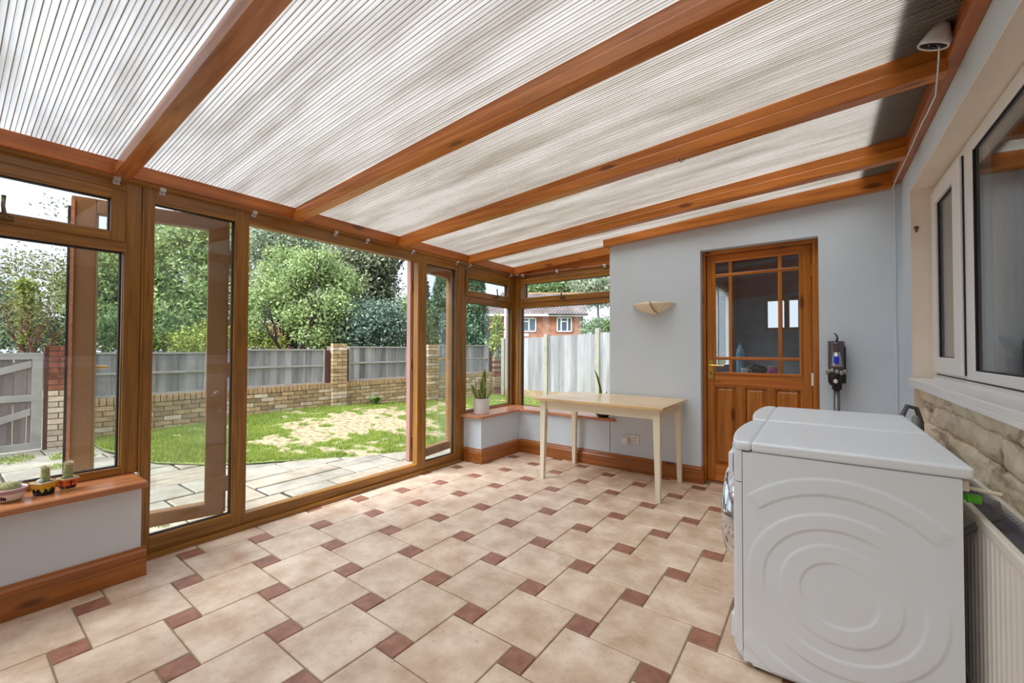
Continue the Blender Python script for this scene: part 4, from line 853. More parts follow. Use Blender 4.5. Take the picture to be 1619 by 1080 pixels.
# ---- snake plants on the corner sill
cs_ = V(-2.93, 3.455, .499)
s1_ = empty('potted_plant', cs_); tag(s1_, 'snake plant with yellow edged leaves in a white cylinder pot on the corner sill', 'plant')
b = MB(); b.lathe([(.079, 0), (.083, .004), (.085, .165), (.080, .166), (.078, .13), (.001, .13)], cs_, 40); smooth_angle(b.build('pot', mat('white_ceramic_pot', (226, 224, 222), .45, .03, 20), s1_), 40)
b = MB(); b.lathe([(.078, .13), (.001, .134)], cs_, 20); b.build('soil', soil, s1_)
z_ = cs_.z+.13; cx, cy = cs_.x, cs_.y
snake_plant(s1_, [((cx, cy, z_), (cx+.02, cy+.03, z_+.35), .046, (.3, -.2, 0)), ((cx+.02, cy-.02, z_), (cx+.01, cy+.0, z_+.27), .042, (.3, -.3, 0)), ((cx-.02, cy+.03, z_), (cx-.02, cy+.08, z_+.30), .04, (.2, .3, 0)),
    ((cx, cy-.04, z_), (cx-.01, cy-.15, z_+.20), .036, (.1, -.5, 0)), ((cx+.02, cy-.03, z_), (cx+.06, cy-.12, z_+.15), .034, (.3, -.3, 0)), ((cx, cy+.04, z_), (cx+.03, cy+.17, z_+.15), .04, (.2, .5, 0)), ((cx+.03, cy+.03, z_), (cx+.05, cy+.10, z_+.19), .038, (.3, .3, 0)), ((cx+.03, cy, z_), (cx+.07, cy-.03, z_+.17), .036, (.4, -.1, 0)), ((cx-.03, cy-.02, z_), (cx-.03, cy-.06, z_+.24), .036, (-.2, -.2, 0))])
cb_ = V(-1.80, 4.075, .499)
s2_ = empty('potted_plant', cb_); tag(s2_, 'sparse snake plant in a dark bowl pot behind the table on the sill', 'plant')
b = MB(); b.lathe([(.045, 0), (.07, .012), (.088, .05), (.092, .10), (.086, .10), (.08, .085), (.001, .085)], cb_, 36); b.build('pot', mat('charcoal_pot', (58, 52, 56), .5), s2_, smooth=True)
b = MB(); b.lathe([(.08, .085), (.001, .09)], cb_, 20); b.build('soil', soil, s2_)
snake_plant(s2_, [((cb_.x-.02, cb_.y, .58), (cb_.x-.10, cb_.y-.0, .985), .042, (.55, .0, 0)), ((cb_.x+.0, cb_.y, .58), (cb_.x+.035, cb_.y, .76), .036, (.2, 0, 0)), ((cb_.x-.04, cb_.y+.02, .58), (cb_.x-.05, cb_.y+.02, .78), .024, (-.2, 0, 0)), ((cb_.x+.02, cb_.y+.01, .58), (cb_.x+.09, cb_.y+.02, .80), .036, (.3, 0, 0))])
# ================================================================ GARDEN
GZ = -.15
rg = random.Random(11)
def gnoise(x, y, s=1.): return noise.noise(V(x*s, y*s, 4.2))
WP0 = V(-8.25, .85); WP1 = V(-7.5, 9.4)          # line of the boundary wall
wdir = (WP1-WP0).to_3d().normalized(); wnrm = V(wdir.y, -wdir.x, 0)   # towards the house
def wx(y): return WP0.x+(WP1.x-WP0.x)*(y-WP0.y)/(WP1.y-WP0.y)
def gh(x, y):
    t = max(0, min(1, (-x-4.6)/3.0)); m_ = math.exp(-((y-4.2)/2.2)**2); return GZ+.012+t*(.03+.14*m_)+.012*gnoise(x, y, 1.5)
LB = [(-12, 1.25), (-7.489, 1.222), (-6.163, 1.48), (-5.672, 1.80), (-5.295, 2.13), (-5.023, 2.538), (-4.664, 3.063), (-4.267, 3.681), (-4.0, 4.3), (-3.75, 5.2), (-3.6, 6.5), (-3.55, 12)]
def lawn_edge_x(y):      # lawn lies where x < this, for y > 1.2
    for (xa, ya), (xb_, yb) in zip(LB[1:], LB[2:]):
        if ya <= y <= yb: return xa+(xb_-xa)*(y-ya)/(yb-ya)
    return -3.55 if y > 6 else -99
gd = MB().box(-60, 60, -60, 90, -.5, -.23).build('ground', mat('far_ground', (120, 118, 84), .95, .2, 2)); struct(gd)
def green(x, y):       # 0 bare earth .. 1 grass
    e = lawn_edge_x(y)-x
    v = .5+.8*gnoise(x, y, 1.1)+.95*gnoise(x+9, y*1.6, 2.6)+.6*gnoise(x, y+7, 7)
    bare = math.exp(-((x+5.9-.35*(4.5-y)*.3)/1.15)**2)*math.exp(-((y-4.3)/1.9)**2)
    v += .42-.86*bare
    if y < 2.6: v += .4
    return max(0, min(1, v))
# lawn mesh
nx_, ny_ = 120, 170; X0, X1, Y0, Y1 = -8.35, -3.4, 1.2, 9.5; vs = []; gr = []; idx = {}; fs = []
for i in range(nx_+1):
    for j in range(ny_+1):
        y = Y0+(Y1-Y0)*j/ny_; xe = lawn_edge_x(y)+.03*gnoise(y, 3, 5); xl = wx(y)-.05; x = xl+(xe-xl)*i/nx_; vs.append((x, y, gh(x, y)-(.02 if i == nx_ else 0))); gr.append(green(x, y))
fs = [(i*(ny_+1)+j, (i+1)*(ny_+1)+j, (i+1)*(ny_+1)+j+1, i*(ny_+1)+j+1) for i in range(nx_) for j in range(ny_)]
lm_ = bpy.data.materials.new('lawn_soil'); lm_.use_nodes = True; t_ = lm_.node_tree; n_ = t_.nodes; at_ = n_.new('ShaderNodeAttribute'); at_.attribute_name = 'green'
nz_ = n_.new('ShaderNodeTexNoise'); nz_.inputs['Scale'].default_value = 14; nz_.inputs['Detail'].default_value = 8; g_n = n_.new('ShaderNodeNewGeometry'); t_.links.new(g_n.outputs['Position'], nz_.inputs['Vector'])
r1_ = n_.new('ShaderNodeValToRGB'); r1_.color_ramp.elements[0].position = .35; r1_.color_ramp.elements[1].position = .62; r1_.color_ramp.elements[0].color = srgb(106, 92, 66); r1_.color_ramp.elements[1].color = srgb(168, 152, 118); t_.links.new(nz_.outputs['Fac'], r1_.inputs['Fac'])
r2m = n_.new('ShaderNodeValToRGB'); r2m.color_ramp.elements[0].color = srgb(76, 92, 40); r2m.color_ramp.elements[1].color = srgb(118, 132, 66); t_.links.new(nz_.outputs['Fac'], r2m.inputs['Fac'])
mx_ = n_.new('ShaderNodeMix'); mx_.data_type = 'RGBA'; mrr = n_.new('ShaderNodeMapRange'); mrr.inputs['From Min'].default_value = .35; mrr.inputs['From Max'].default_value = .6; t_.links.new(at_.outputs['Fac'], mrr.inputs['Value'])
t_.links.new(mrr.outputs[0], mx_.inputs['Factor']); t_.links.new(r1_.outputs[0], mx_.inputs[6]); t_.links.new(r2m.outputs[0], mx_.inputs[7]); t_.links.new(mx_.outputs[2], n_['Principled BSDF'].inputs['Base Color']); n_['Principled BSDF'].inputs['Roughness'].default_value = .95
lawn = MB().add(vs, fs).build('lawn', lm_, smooth=True); a_ = lawn.data.attributes.new('green', 'FLOAT', 'POINT'); a_.data.foreach_set('value', gr); struct(lawn)
# grass blades
def tint_mat(name, c0, c1, trans=.3, rough=.7):
    m = bpy.data.materials.new(name); m.use_nodes = True; t = m.node_tree; n = t.nodes; L = t.links.new; b = n['Principled BSDF']; o = n['Material Output']
    a = n.new('ShaderNodeAttribute'); a.attribute_name = 'tint'; ra = n.new('ShaderNodeValToRGB'); ra.color_ramp.elements[0].color = srgb(*c0); ra.color_ramp.elements[1].color = srgb(*c1); L(a.outputs['Fac'], ra.inputs['Fac'])
    L(ra.outputs[0], b.inputs['Base Color']); b.inputs['Roughness'].default_value = rough
    tl = n.new('ShaderNodeBsdfTranslucent'); L(ra.outputs[0], tl.inputs['Color']); mx = n.new('ShaderNodeMixShader'); mx.inputs[0].default_value = trans; L(b.outputs[0], mx.inputs[1]); L(tl.outputs[0], mx.inputs[2]); L(mx.outputs[0], o.inputs['Surface']); return m
def blades(name, pts, hmin, hmax, wd, m_, parent=None):
    P = np.array(pts, dtype=np.float64); n = len(P); a = np.random.rand(n)*6.283; h = hmin+(hmax-hmin)*np.random.rand(n)*P[:, 3]
    dx, dy = np.cos(a)*wd, np.sin(a)*wd; lx, ly = (np.random.rand(n)-.5)*h*1.2, (np.random.rand(n)-.5)*h*1.2
    v = np.zeros((n, 3, 3)); v[:, 0] = P[:, :3]+np.stack([dx, dy, 0*dx], 1); v[:, 1] = P[:, :3]-np.stack([dx, dy, 0*dx], 1); v[:, 2] = P[:, :3]+np.stack([lx, ly, h], 1)
    me = np_mesh(name, v.reshape(-1, 3), n, 3, np.repeat(np.clip(np.random.rand(n)*.6+P[:, 4]*.4, 0, 1), 3), m_)
    o = link(name, me, parent, V(0, 0, 0) if parent is None else ORG[parent.name]); return o
def np_mesh(name, v, nf, k, tint, m_):
    me = bpy.data.meshes.new(name); me.vertices.add(len(v)); me.vertices.foreach_set('co', v.astype(np.float32).ravel())
    me.loops.add(nf*k); me.loops.foreach_set('vertex_index', np.arange(nf*k, dtype=np.int32)); me.polygons.add(nf)
    me.polygons.foreach_set('loop_start', np.arange(0, nf*k, k, dtype=np.int32)); me.polygons.foreach_set('loop_total', np.full(nf, k, dtype=np.int32))
    at = me.attributes.new('tint', 'FLOAT', 'POINT'); at.data.foreach_set('value', tint.astype(np.float32)); me.update(calc_edges=True); me.materials.append(m_); return me
gp = []
while len(gp) < 130000:
    y = rg.uniform(1.25, 9.4); xe = lawn_edge_x(y); xl = wx(y)+.02
    x = rg.uniform(xl, xe-.01)
    if rg.random() < .25 and y > 5.5: continue
    g = green(x, y)
    if g < .42+.25*rg.random(): continue
    e = xe-x; gp.append((x, y, gh(x, y)-.004, .5+.7*min(1, g)*(1.25 if e < .5 and y < 4 else .8), .5+.5*gnoise(x+3, y, 2.2)))
gm = tint_mat('grass_blade', (88, 114, 40), (180, 192, 90), .36)
tag(blades('grass', gp, .015, .055, .005, gm), 'patchy short green grass growing on the lawn', 'grass', None, 'stuff')
# patio
pt = MB().box(-9.2, -3.15, -1.6, 7.0, -.30, GZ-.012).build('patio', mat('patio_joint', (44, 42, 34), .95, .3, 14)); struct(pt)
slm = [mat('sandstone_slab_grey', (112, 107, 96), .8, var2=(154, 147, 132), vscale=3.5, rnd=.05, bump=.3, bscale=25), mat('sandstone_slab_buff', (118, 108, 92), .8, var2=(160, 148, 130), vscale=3.5, rnd=.05, bump=.3, bscale=25)]
def slab_piece(x0, x1, y0, y1):
    g = .010; x0 += g; x1 -= g; y0 += g; y1 -= g; b = MB(); j = lambda: rg.uniform(-.007, .007); z = GZ+rg.uniform(-.003, .005); c = .010
    q = [(x0+j(), y0+j()), (x1+j(), y0+j()), (x1+j(), y1+j()), (x0+j(), y1+j())]
    ins = [(q[0][0]+c, q[0][1]+c), (q[1][0]-c, q[1][1]+c), (q[2][0]-c, q[2][1]-c), (q[3][0]+c, q[3][1]-c)]
    b.add([(p[0], p[1], GZ-.02) for p in q]+[(p[0], p[1], z-.007) for p in q]+[(p[0], p[1], z) for p in ins], [(0,1,5,4),(1,2,6,5),(2,3,7,6),(3,0,4,7),(4,5,9,8),(5,6,10,9),(6,7,11,10),(7,4,8,11),(8,9,10,11)])
    b.build('slab', slm[rg.random() < .4], pt)
xx = -3.16
while xx > -9.15:
    wd_ = rg.choice([.30, .45, .45, .60]) if xx > -8.4 else .45
    x1 = xx; x0 = xx-wd_; yy = -1.5+rg.random()*.3
    while yy < 6.8:
        L_ = rg.choice([.45, .6, .75, .9, .6]); xe = lawn_edge_x(yy+.0)
        if yy > 1.3 and x1 < lawn_edge_x(min(yy+.0, 6.7))-.25 : break
        if wd_ > .5 and rg.random() < .3: slab_piece(x0, x0+.3, yy, yy+L_); slab_piece(x0+.3, x1, yy, yy+L_)
        else: slab_piece(x0, x1, yy, yy+L_)
        yy += L_
    xx = x0
wp = []
for (cx, cy, r_, n) in ((-7.75, .55, .16, 260), (-7.5, .95, .15, 240), (-6.9, .8, .09, 120), (-7.9, .25, .12, 160), (-5.2, .55, .05, 50), (-4.05, 1.02, .05, 60), (-7.3, 1.1, .08, 100)):
    for _ in range(n): a = rg.random()*6.28; q = r_*math.sqrt(rg.random()); wp.append((cx+q*math.cos(a)*1.8, cy+q*math.sin(a), GZ, .8, rg.random()))
tag(blades('weeds', wp, .015, .05, .006, gm), 'small green weeds sprouting between the patio slabs', 'weeds', None, 'stuff')
# brick things
bm_y = mat('weathered_buff_brick', (154, 124, 88), .9, var2=(196, 170, 128), vscale=12, rnd=.30, bump=.3, bscale=60)
bm_r = mat('red_brick', (112, 58, 44), .9, var2=(158, 92, 70), vscale=12, rnd=.3, bump=.3, bscale=60)
bm_w = mat('pale_limed_brick', (188, 166, 140), .9, var2=(216, 198, 176), vscale=10, rnd=.22, bump=.3, bscale=60)
mort = mat('weathered_mortar', (104, 94, 78), .95, .2, 20)
def brick_mesh(lx, ly, lz, m_):
    k = ('brick', round(lx, 3), round(ly, 3), round(lz, 3), m_.name)
    if k in meshes: return meshes[k]
    b = MB(); c = .004; x, y, z = lx/2, ly/2, lz/2
    b.add([(-x,-y+c,-z),(x,-y+c,-z),(x,y-c,-z),(-x,y-c,-z),(-x,-y+c,z),(x,-y+c,z),(x,y-c,z),(-x,y-c,z),(-x+c,-y,-z+c),(x-c,-y,-z+c),(x-c,-y,z-c),(-x+c,-y,z-c)],
          [(3,2,1,0),(4,5,6,7),(1,2,6,5),(3,0,4,7),(2,3,7,6),(0,1,9,8),(1,5,10,9),(5,4,11,10),(4,0,8,11),(8,9,10,11)])
    me = bpy.data.meshes.new('brick'); me.from_pydata(b.v, [], b.f); me.materials.append(m_); meshes[k] = me; return me
def place_brick(parent, p, rz, lx, ly, lz, m_):
    o = link('brick', brick_mesh(lx, ly, lz, m_), parent, p); o.rotation_euler = (0, 0, rz); return o
wang = math.atan2(wdir.y, wdir.x)-math.pi      # local -y faces the house
# face direction: local x along wall, local -y must be +wnrm
def wp_(s, off, z): p = V(WP0.x, WP0.y, 0)+wdir*s+wnrm*off; return V(p.x, p.y, z)
s_of = lambda y: (y-WP0.y)/wdir.y
def wbox(mb, s0, s1, o0, o1, z0, z1, z1b=None):
    z1b = z1 if z1b is None else z1b
    mb.hexa([wp_(s0, o0, z0), wp_(s0, o1, z0), wp_(s1, o1, z0), wp_(s1, o0, z0), wp_(s0, o0, z1), wp_(s0, o1, z1), wp_(s1, o1, z1b), wp_(s1, o0, z1b)])
gw_o = wp_(4, -.1, -.2)
SEND = s_of(9.62)
bwl = MB(); wbox(bwl, .15, SEND, -.20, -.012, -.25, .36, .44); gwall = bwl.build('wall_garden', mort); struct(gwall)
for c in range(8):
    s_ = .2+(.112 if c % 2 else 0)
    while s_ < SEND-.1:
        zt0 = .36+.08*s_/SEND; z = zt0-.0375-c*.075
        if z > -.2: place_brick(gwall, wp_(s_+.1075, -.055, z), wang, .213, .11, .064, bm_y if rg.random() < .82 else bm_w)
        s_ += .225
        if sum(1 for _ in ()) > 0: break
cop = MB(); s_ = .2
while s_ < SEND-.05:
    z = .36+.08*s_/SEND; jz = rg.uniform(-.004, .004); wbox(cop, s_, s_+.064, -.21, .004+jz, z+.004, z+.108+jz); s_ += .0745
tag(cop.build('coping', mat('coping_brick', (150, 118, 84), .9, var2=(196, 166, 124), vscale=16, bump=.3), gwall), kind='stuff')
def pier(s0, s1, ztop, label, mats, depth=.06, name='brick_pier'):
    b = MB(); wbox(b, s0+.01, s1-.01, -.24, depth-.012, -.25, ztop-.03); o = b.build(name, mort); tag(o, label, 'pier')
    z = -.20+.0375; c = 0
    while z < ztop:
        W_ = s1-s0; m_ = mats(z)
        if W_ > .28:
            if c % 2: sp_l = [(0, W_*.66), (W_*.66, W_*.34)]
            else: sp_l = [(0, W_*.34), (W_*.34, W_*.66)]
        else: sp_l = [(0, W_)]
        for (a, l) in sp_l: place_brick(o, wp_(s0+a+l/2, depth-.055, z), wang, l-.012, .11, .064, m_)
        z += .075; c += 1
    return o
pier(0.0, .30, 1.21, 'brick pier beside the wooden gate, dark red above and pale below', lambda z: (bm_r if z > .62 else bm_w))
pier(s_of(4.66), s_of(4.97), 1.27, 'buff brick pier between fence panels opposite the open french doors', lambda z: bm_y if rg.random() < .8 else bm_w)
pier(s_of(7.02), s_of(7.35), 1.31, 'brick pier seen through the narrow right side pane', lambda z: bm_y if rg.random() < .7 else bm_w)
pier(s_of(9.35), s_of(9.72), 1.36, 'red brown brick pier at the far garden corner with ivy', lambda z: bm_r if rg.random() < .5 else bm_y, .05)
# fence panels along the wall
fm = [mat('weathered_grey_board_%d' % i, a, .9, var2=b_, vscale=5, stretch=(1, 1, .12), rnd=.22, bump=.25, bscale=30) for i, (a, b_) in enumerate((((112, 109, 108), (164, 161, 158)), ((122, 120, 121), (174, 172, 172))))]
fr_m = mat('weathered_rail', (164, 160, 154), .9, .12, 6, stretch=(1, 1, 1)); post_m = mat('dark_red_brown_post', (84, 52, 46), .85, .2, 6)
def panel(s0, s1, z0, z1, label):
    root = empty('panel_fence', wp_((s0+s1)/2, -.08, z0)); tag(root, label, 'fence')
    n = max(4, round((s1-s0)/.125)); d = (s1-s0)/n
    for k in range(n):
        b = MB(); o_ = rg.uniform(-.004, .004); wbox(b, s0+k*d-.008, s0+(k+1)*d, -.092+(.010 if k % 2 else 0)+o_, -.08+(.010 if k % 2 else 0)+o_, z0+.01, z1-.02+rg.uniform(-.006, .004)); b.build('board', fm[k % 2], root)
    b = MB(); wbox(b, s0, s1, -.10, -.045, z1-.028, z1); b.build('top_rail', fr_m, root)
    b = MB(); wbox(b, s0, s1, -.066, -.045, z0+(z1-z0)*.50, z0+(z1-z0)*.50+.035); b.build('middle_rail', fr_m, root)
    b = MB(); wbox(b, s0, s1, -.075, -.045, z0, z0+.035); b.build('bottom_rail', fr_m, root)
    for e_ in (s0, s1-.03): b = MB(); wbox(b, e_, e_+.03, -.09, -.04, z0, z1); b.build('end_batten', fr_m, root)
    return root
def wpost(s0, z1, label, m_=post_m, w_=.075):
    b = MB(); wbox(b, s0, s0+w_, -.11, -.03, .3, z1); o = b.build('fence_post', m_, bevel=.004); tag(o, label, 'post')
panel(.36, s_of(2.60), .475, 1.13, 'grey wooden fence panel on the brick wall nearest the gate')
wpost(s_of(2.61), 1.14, 'fence post between the two panels left of the door opening', fr_m, .08)
panel(s_of(2.71), s_of(4.55), .49, 1.18, 'grey fence panel on the wall left of the central brick pier')
wpost(s_of(4.56), 1.16, 'dark red brown post on the left side of the central pier', post_m, .085)
wpost(s_of(4.975), 1.20, 'dark brown post on the right side of the central pier', post_m, .06)
panel(s_of(5.05), s_of(6.98), .51, 1.24, 'grey fence panel on the wall right of the central brick pier')
panel(s_of(7.42), s_of(9.22), .53, 1.30, 'farthest grey fence panel on the wall, before the corner pier')
wpost(s_of(9.24), 1.22, 'dark post between the farthest wall panel and the corner pier', post_m, .08)
# gate
gx = -8.22
gt = empty('gate', (gx, .35, GZ)); tag(gt, 'weathered grey wooden garden gate with diagonal braces beside the brick pier', 'gate')
gb = mat('gate_board', (96, 84, 82), .9, var2=(150, 138, 134), vscale=5, stretch=(1, 1, .12), rnd=.12, bump=.3, bscale=30)
y = -.25; k = 0
while y < .70:
    MB().box(gx-.02, gx-.002+(k % 2)*.002, y+.003, y+.112, -.10, 1.10).build('board', gb, gt); y += .115; k += 1
for z0 in (-.12, .50, 1.04):
    MB().box(gx, gx+.028, -.28, .80, z0, z0+.085).build('rail', fr_m, gt, bevel=.003)
for yy in (-.28, .705): MB().box(gx+.001, gx+.026, yy, yy+.095, -.12, 1.12).build('stile', fr_m, gt, bevel=.003)
for z0 in (-.02, .60):
    b = MB(); b.hexa([(gx+.002, -.25, z0-.0), (gx+.026, -.25, z0-.0), (gx+.026, .70, z0+.34), (gx+.002, .70, z0+.34), (gx+.002, -.25, z0+.09), (gx+.026, -.25, z0+.09), (gx+.026, .70, z0+.43), (gx+.002, .70, z0+.43)]); b.build('brace', fr_m, gt)
o = MB().box(gx-.03, gx+.02, .812, .86, -.2, 1.2).build('gate_post', post_m); tag(o, 'dark slim post between the gate and the brick pier', 'post')
# close board fence at the end of the garden
YE = 9.42
cb_m = [mat('pale_feather_board_%d' % i, a, .9, var2=b_, vscale=5, stretch=(1, 1, .1), rnd=.2, bump=.25, bscale=30) for i, (a, b_) in enumerate((((112, 108, 108), (158, 156, 156)), ((122, 120, 120), (170, 169, 169))))]
pale = mat('pale_post', (150, 144, 128), .9, .15, 6)
for k, (xa, xb_, za, zc, lab) in enumerate(((-7.10, -5.82, 1.49, 1.51, 'pale grey close board fence bay by the corner brick pier'), (-5.70, -4.36, 1.54, 1.57, 'pale grey close board fence bay in the middle of the corner window view'), (-4.24, -2.90, 1.60, 1.62, 'pale grey close board fence bay partly hidden by the house wall'))):
    root = empty('fence_bay', ((xa+xb_)/2, YE, -.1)); tag(root, lab, 'fence'); n = round((xb_-xa)/.098); d = (xb_-xa)/n
    for i in range(n):
        b = MB(); x0 = xa+i*d; b.hexa([(x0-.012, YE-.022, .09), (x0+d, YE-.004, .09), (x0+d, YE+.004, .09), (x0-.012, YE-.004, .09), (x0-.012, YE-.022, za+(zc-za)*i/n), (x0+d, YE-.004, za+(zc-za)*i/n), (x0+d, YE+.004, za+(zc-za)*i/n), (x0-.012, YE-.004, za+(zc-za)*i/n)]); b.build('board', cb_m[rg.random() < .5], root)
    MB().box(xa, xb_, YE-.02, YE+.01, -.10, .09).build('gravel_board', mat('gravel_board', (150, 126, 98), .9, .2, 8), root)
    b = MB(); b.box(xa, xb_, YE+.004, YE+.05, .4, .48); b.build('arris_rail', fr_m, root)
    b = MB(); b.box(xa, xb_, YE+.004, YE+.05, 1.2, 1.28); b.build('arris_rail', fr_m, root)
for (x_, z_, lab) in ((-7.17, 1.50, 'pale fence post against the corner brick pier'), (-5.76, 1.585, 'pale fence post between the first and second fence bays'), (-4.30, 1.70, 'tall pale fence post with a rounded top near the house wall'), (-2.84, 1.70, 'pale fence post at the end of the third fence bay')):
    o = MB().box(x_-.055, x_+.055, YE-.06, YE+.04, -.2, z_).build('fence_post', pale, bevel=.012); tag(o, lab, 'post')
# ---- foliage
def blob_points(blobs, n, clump=.16, per=30):
    tot = sum(b[3]*b[4]*b[5]*(b[6] if len(b) > 6 else 1) for b in blobs); out = []
    for b in blobs:
        nb = int(n*b[3]*b[4]*b[5]*(b[6] if len(b) > 6 else 1)/tot); nc = max(3, nb//per)
        d = np.random.normal(size=(nc, 3)); d /= np.linalg.norm(d, axis=1)[:, None]; rr = (.35+.65*np.random.rand(nc)**.45)[:, None]
        c = d*rr*np.array(b[3:6])+np.array(b[0:3]); p = np.repeat(c, per, 0)+np.random.normal(size=(nc*per, 3))*clump*np.array([1, 1, .75]); out.append(p)
    return np.concatenate(out)
def foliage(name, pts, size, m_, parent, asp=.5):
    n = len(pts); a = np.random.normal(size=(n, 3)); a /= np.linalg.norm(a, axis=1)[:, None]; b = np.random.normal(size=(n, 3)); b -= (b*a).sum(1)[:, None]*a; b /= np.linalg.norm(b, axis=1)[:, None]
    s = size*(.6+.8*np.random.rand(n))[:, None]; v = np.zeros((n, 4, 3)); v[:, 0] = pts-a*s*.5; v[:, 1] = pts+b*s*.5*asp; v[:, 2] = pts+a*s*.5; v[:, 3] = pts-b*s*.5*asp
    org = np.array(ORG[parent.name]); me = np_mesh(name, v.reshape(-1, 3)-org, n, 4, np.repeat(np.random.rand(n), 4), m_)
    o = link(name, me, parent, ORG[parent.name]); return o
def branchy(mb, p, d, l, r, depth, rnd_, ends, spread=.6):
    pts = [p]; rs = [r]; q = p.copy(); dd = d.copy()
    for k in range(4):
        dd = (dd+V(rnd_.uniform(-1, 1), rnd_.uniform(-1, 1), rnd_.uniform(-.3, .6))*.16).normalized(); q = q+dd*l/4; pts.append(q.copy()); rs.append(r*(1-.13*(k+1)))
    mb.tube(pts, rs, 6)
    if depth == 0: ends.append(q); return
    for k in range(rnd_.choice([2, 3, 3])):
        nd = (dd+V(rnd_.uniform(-1, 1), rnd_.uniform(-1, 1), rnd_.uniform(-.2, .8))*spread).normalized(); st = pts[rnd_.choice([2, 3, 4])]
        branchy(mb, st, nd, l*rnd_.uniform(.55, .8), r*.52, depth-1, rnd_, ends, spread)
def tree(name, label, base, h, r, blobs, n, size, m_, bark, seed, depth=3, cat='tree', clump=.16, lean=(0, 0), asp=.5, tl=None, on_ends=0, kind_name='foliage'):
    root = empty(name, base); tag(root, label, cat); rnd_ = random.Random(seed); b = MB(); ends = []
    branchy(b, V(*base), V(lean[0], lean[1], 1).normalized(), tl or h*.42, r, depth, rnd_, ends); b.build('trunk', bark, root, smooth=True)
    pts = blob_points(blobs, n, clump) if blobs else np.zeros((0, 3))
    if on_ends:
        e = np.array([list(q) for q in ends]); k = on_ends//len(e)+1; pe = np.repeat(e, k, 0)+np.random.normal(size=(len(e)*k, 3))*clump*1.6; pts = np.concatenate([pts, pe])
    f = foliage('foliage', pts, size, m_, root, asp); f['kind'] = 'stuff'; return root
bark = mat('grey_brown_bark', (92, 80, 70), .95, .25, 8, stretch=(1, 1, .3), bump=.4, bscale=20)
barkd = mat('dark_bark', (58, 50, 44), .95, .25, 8); barkr = mat('reddish_bark', (128, 92, 80), .95, .25, 8)
LGm = tint_mat('light_green_leaf', (74, 100, 54), (196, 214, 146), .3); MGm = tint_mat('mid_green_leaf', (54, 82, 48), (160, 184, 122), .3)
GGm = tint_mat('grey_green_leaf', (84, 102, 76), (200, 210, 180), .3); DGm = tint_mat('dark_blue_green_leaf', (36, 58, 46), (140, 164, 142), .2)
BGm = tint_mat('bronze_green_leaf', (62, 66, 34), (158, 156, 96), .3); OLm = tint_mat('olive_dark_leaf', (48, 56, 40), (168, 174, 138), .2); CFm = tint_mat('conifer_green', (44, 74, 56), (136, 170, 134), .2); YGm = tint_mat('yellow_green_leaf', (84, 102, 36), (190, 200, 100), .3)
def B(px, py, D, rpx, rpy, dens=1., rd=None):       # crown piece at a depth: centre and size in metres
    p = at(px, py, D); k = D/F_PX; rx = rpx*k; rz = rpy*k; return (p.x, p.y, p.z, (rd or rx*.8)*1.0 if False else rx, rd or rx*.8, rz, dens)
def base(px, D, z=-.2): p = at(px, 556, D); return (p.x, p.y, z)
tree('tree', 'tall light green leafy tree behind the wall, seen through the left side pane', base(300, 13.5), 7, .16, [B(285, 430, 13.5, 75, 75), B(230, 460, 13.8, 50, 60), B(330, 380, 13.5, 60, 60), B(350, 470, 13, 55, 70), B(270, 505, 12.6, 70, 38)], 26000, .13, LGm, bark, 1)
tree('tree', 'rounded fresh green tree with a slanting dark trunk left of the central pier', base(436, 11.2), 4, .11, [B(500, 425, 12, 38, 26), B(540, 448, 12.2, 30, 24), B(465, 455, 12, 34, 22), B(430, 440, 12.4, 26, 22), B(420, 480, 12.2, 34, 22), B(475, 500, 11.7, 30, 20), B(520, 490, 11.6, 38, 26), B(505, 530, 11.6, 36, 16), B(550, 500, 12, 20, 22), B(400, 515, 11.6, 20, 22), B(450, 405, 12.6, 26, 16, .7)], 27000, .095, LGm, barkd, 2, lean=(.25, .1))
tree('tree', 'tall airy grey green tree with sky showing through its crown', base(470, 17), 9, .20, [B(420, 385, 17, 44, 30, .6), B(470, 375, 17, 50, 34, .6), B(545, 390, 17, 40, 34, .55), B(400, 420, 17, 30, 36, .5), B(520, 420, 17, 40, 34, .6)], 14000, .14, GGm, bark, 3, depth=4, clump=.3)
tree('tree', 'dark olive tree behind the right hand fence panel, beside the gap of sky', base(600, 14.5), 7, .16, [B(580, 420, 14.5, 44, 40), B(604, 405, 14.5, 28, 32), B(564, 465, 14.3, 44, 40), B(606, 455, 14.5, 24, 34), B(560, 400, 15, 30, 30, .7)], 24000, .12, OLm, barkd, 4)
tree('shrub', 'dark blue green rounded shrub above the right fence panel', base(588, 11.9), 2.4, .06, [B(588, 512, 12, 52, 36), B(560, 528, 11.8, 30, 24), B(620, 520, 12, 30, 30)], 16000, .085, DGm, barkd, 5, cat='shrub', tl=.6)
tree('shrub', 'very dark shrub at the foot of the slanting tree', base(468, 12.6), 2.2, .06, [B(466, 522, 12.8, 24, 30), B(520, 540, 12.6, 40, 16), B(455, 500, 13, 22, 20)], 7000, .085, tint_mat('blackish_leaf', (14, 24, 24), (66, 84, 74), .1), barkd, 6, cat='shrub', tl=.5)  # blackish leaf colours over the whole shrub
tree('shrub', 'mid green bushy shrub at the right edge of the door opening', base(646, 13), 2.6, .06, [B(648, 505, 13, 26, 34), B(632, 530, 12.6, 22, 20), B(665, 530, 13, 20, 22)], 9000, .085, MGm, bark, 7, cat='shrub', tl=.6)
tree('shrub', 'yellow green low hedge of leaves at the left edge of the door opening', base(405, 11.3), 2.2, .05, [B(398, 535, 11.6, 22, 20), B(425, 540, 11.8, 24, 14), B(330, 540, 11.6, 60, 18)], 9000, .085, YGm, bark, 8, cat='shrub', tl=.5)
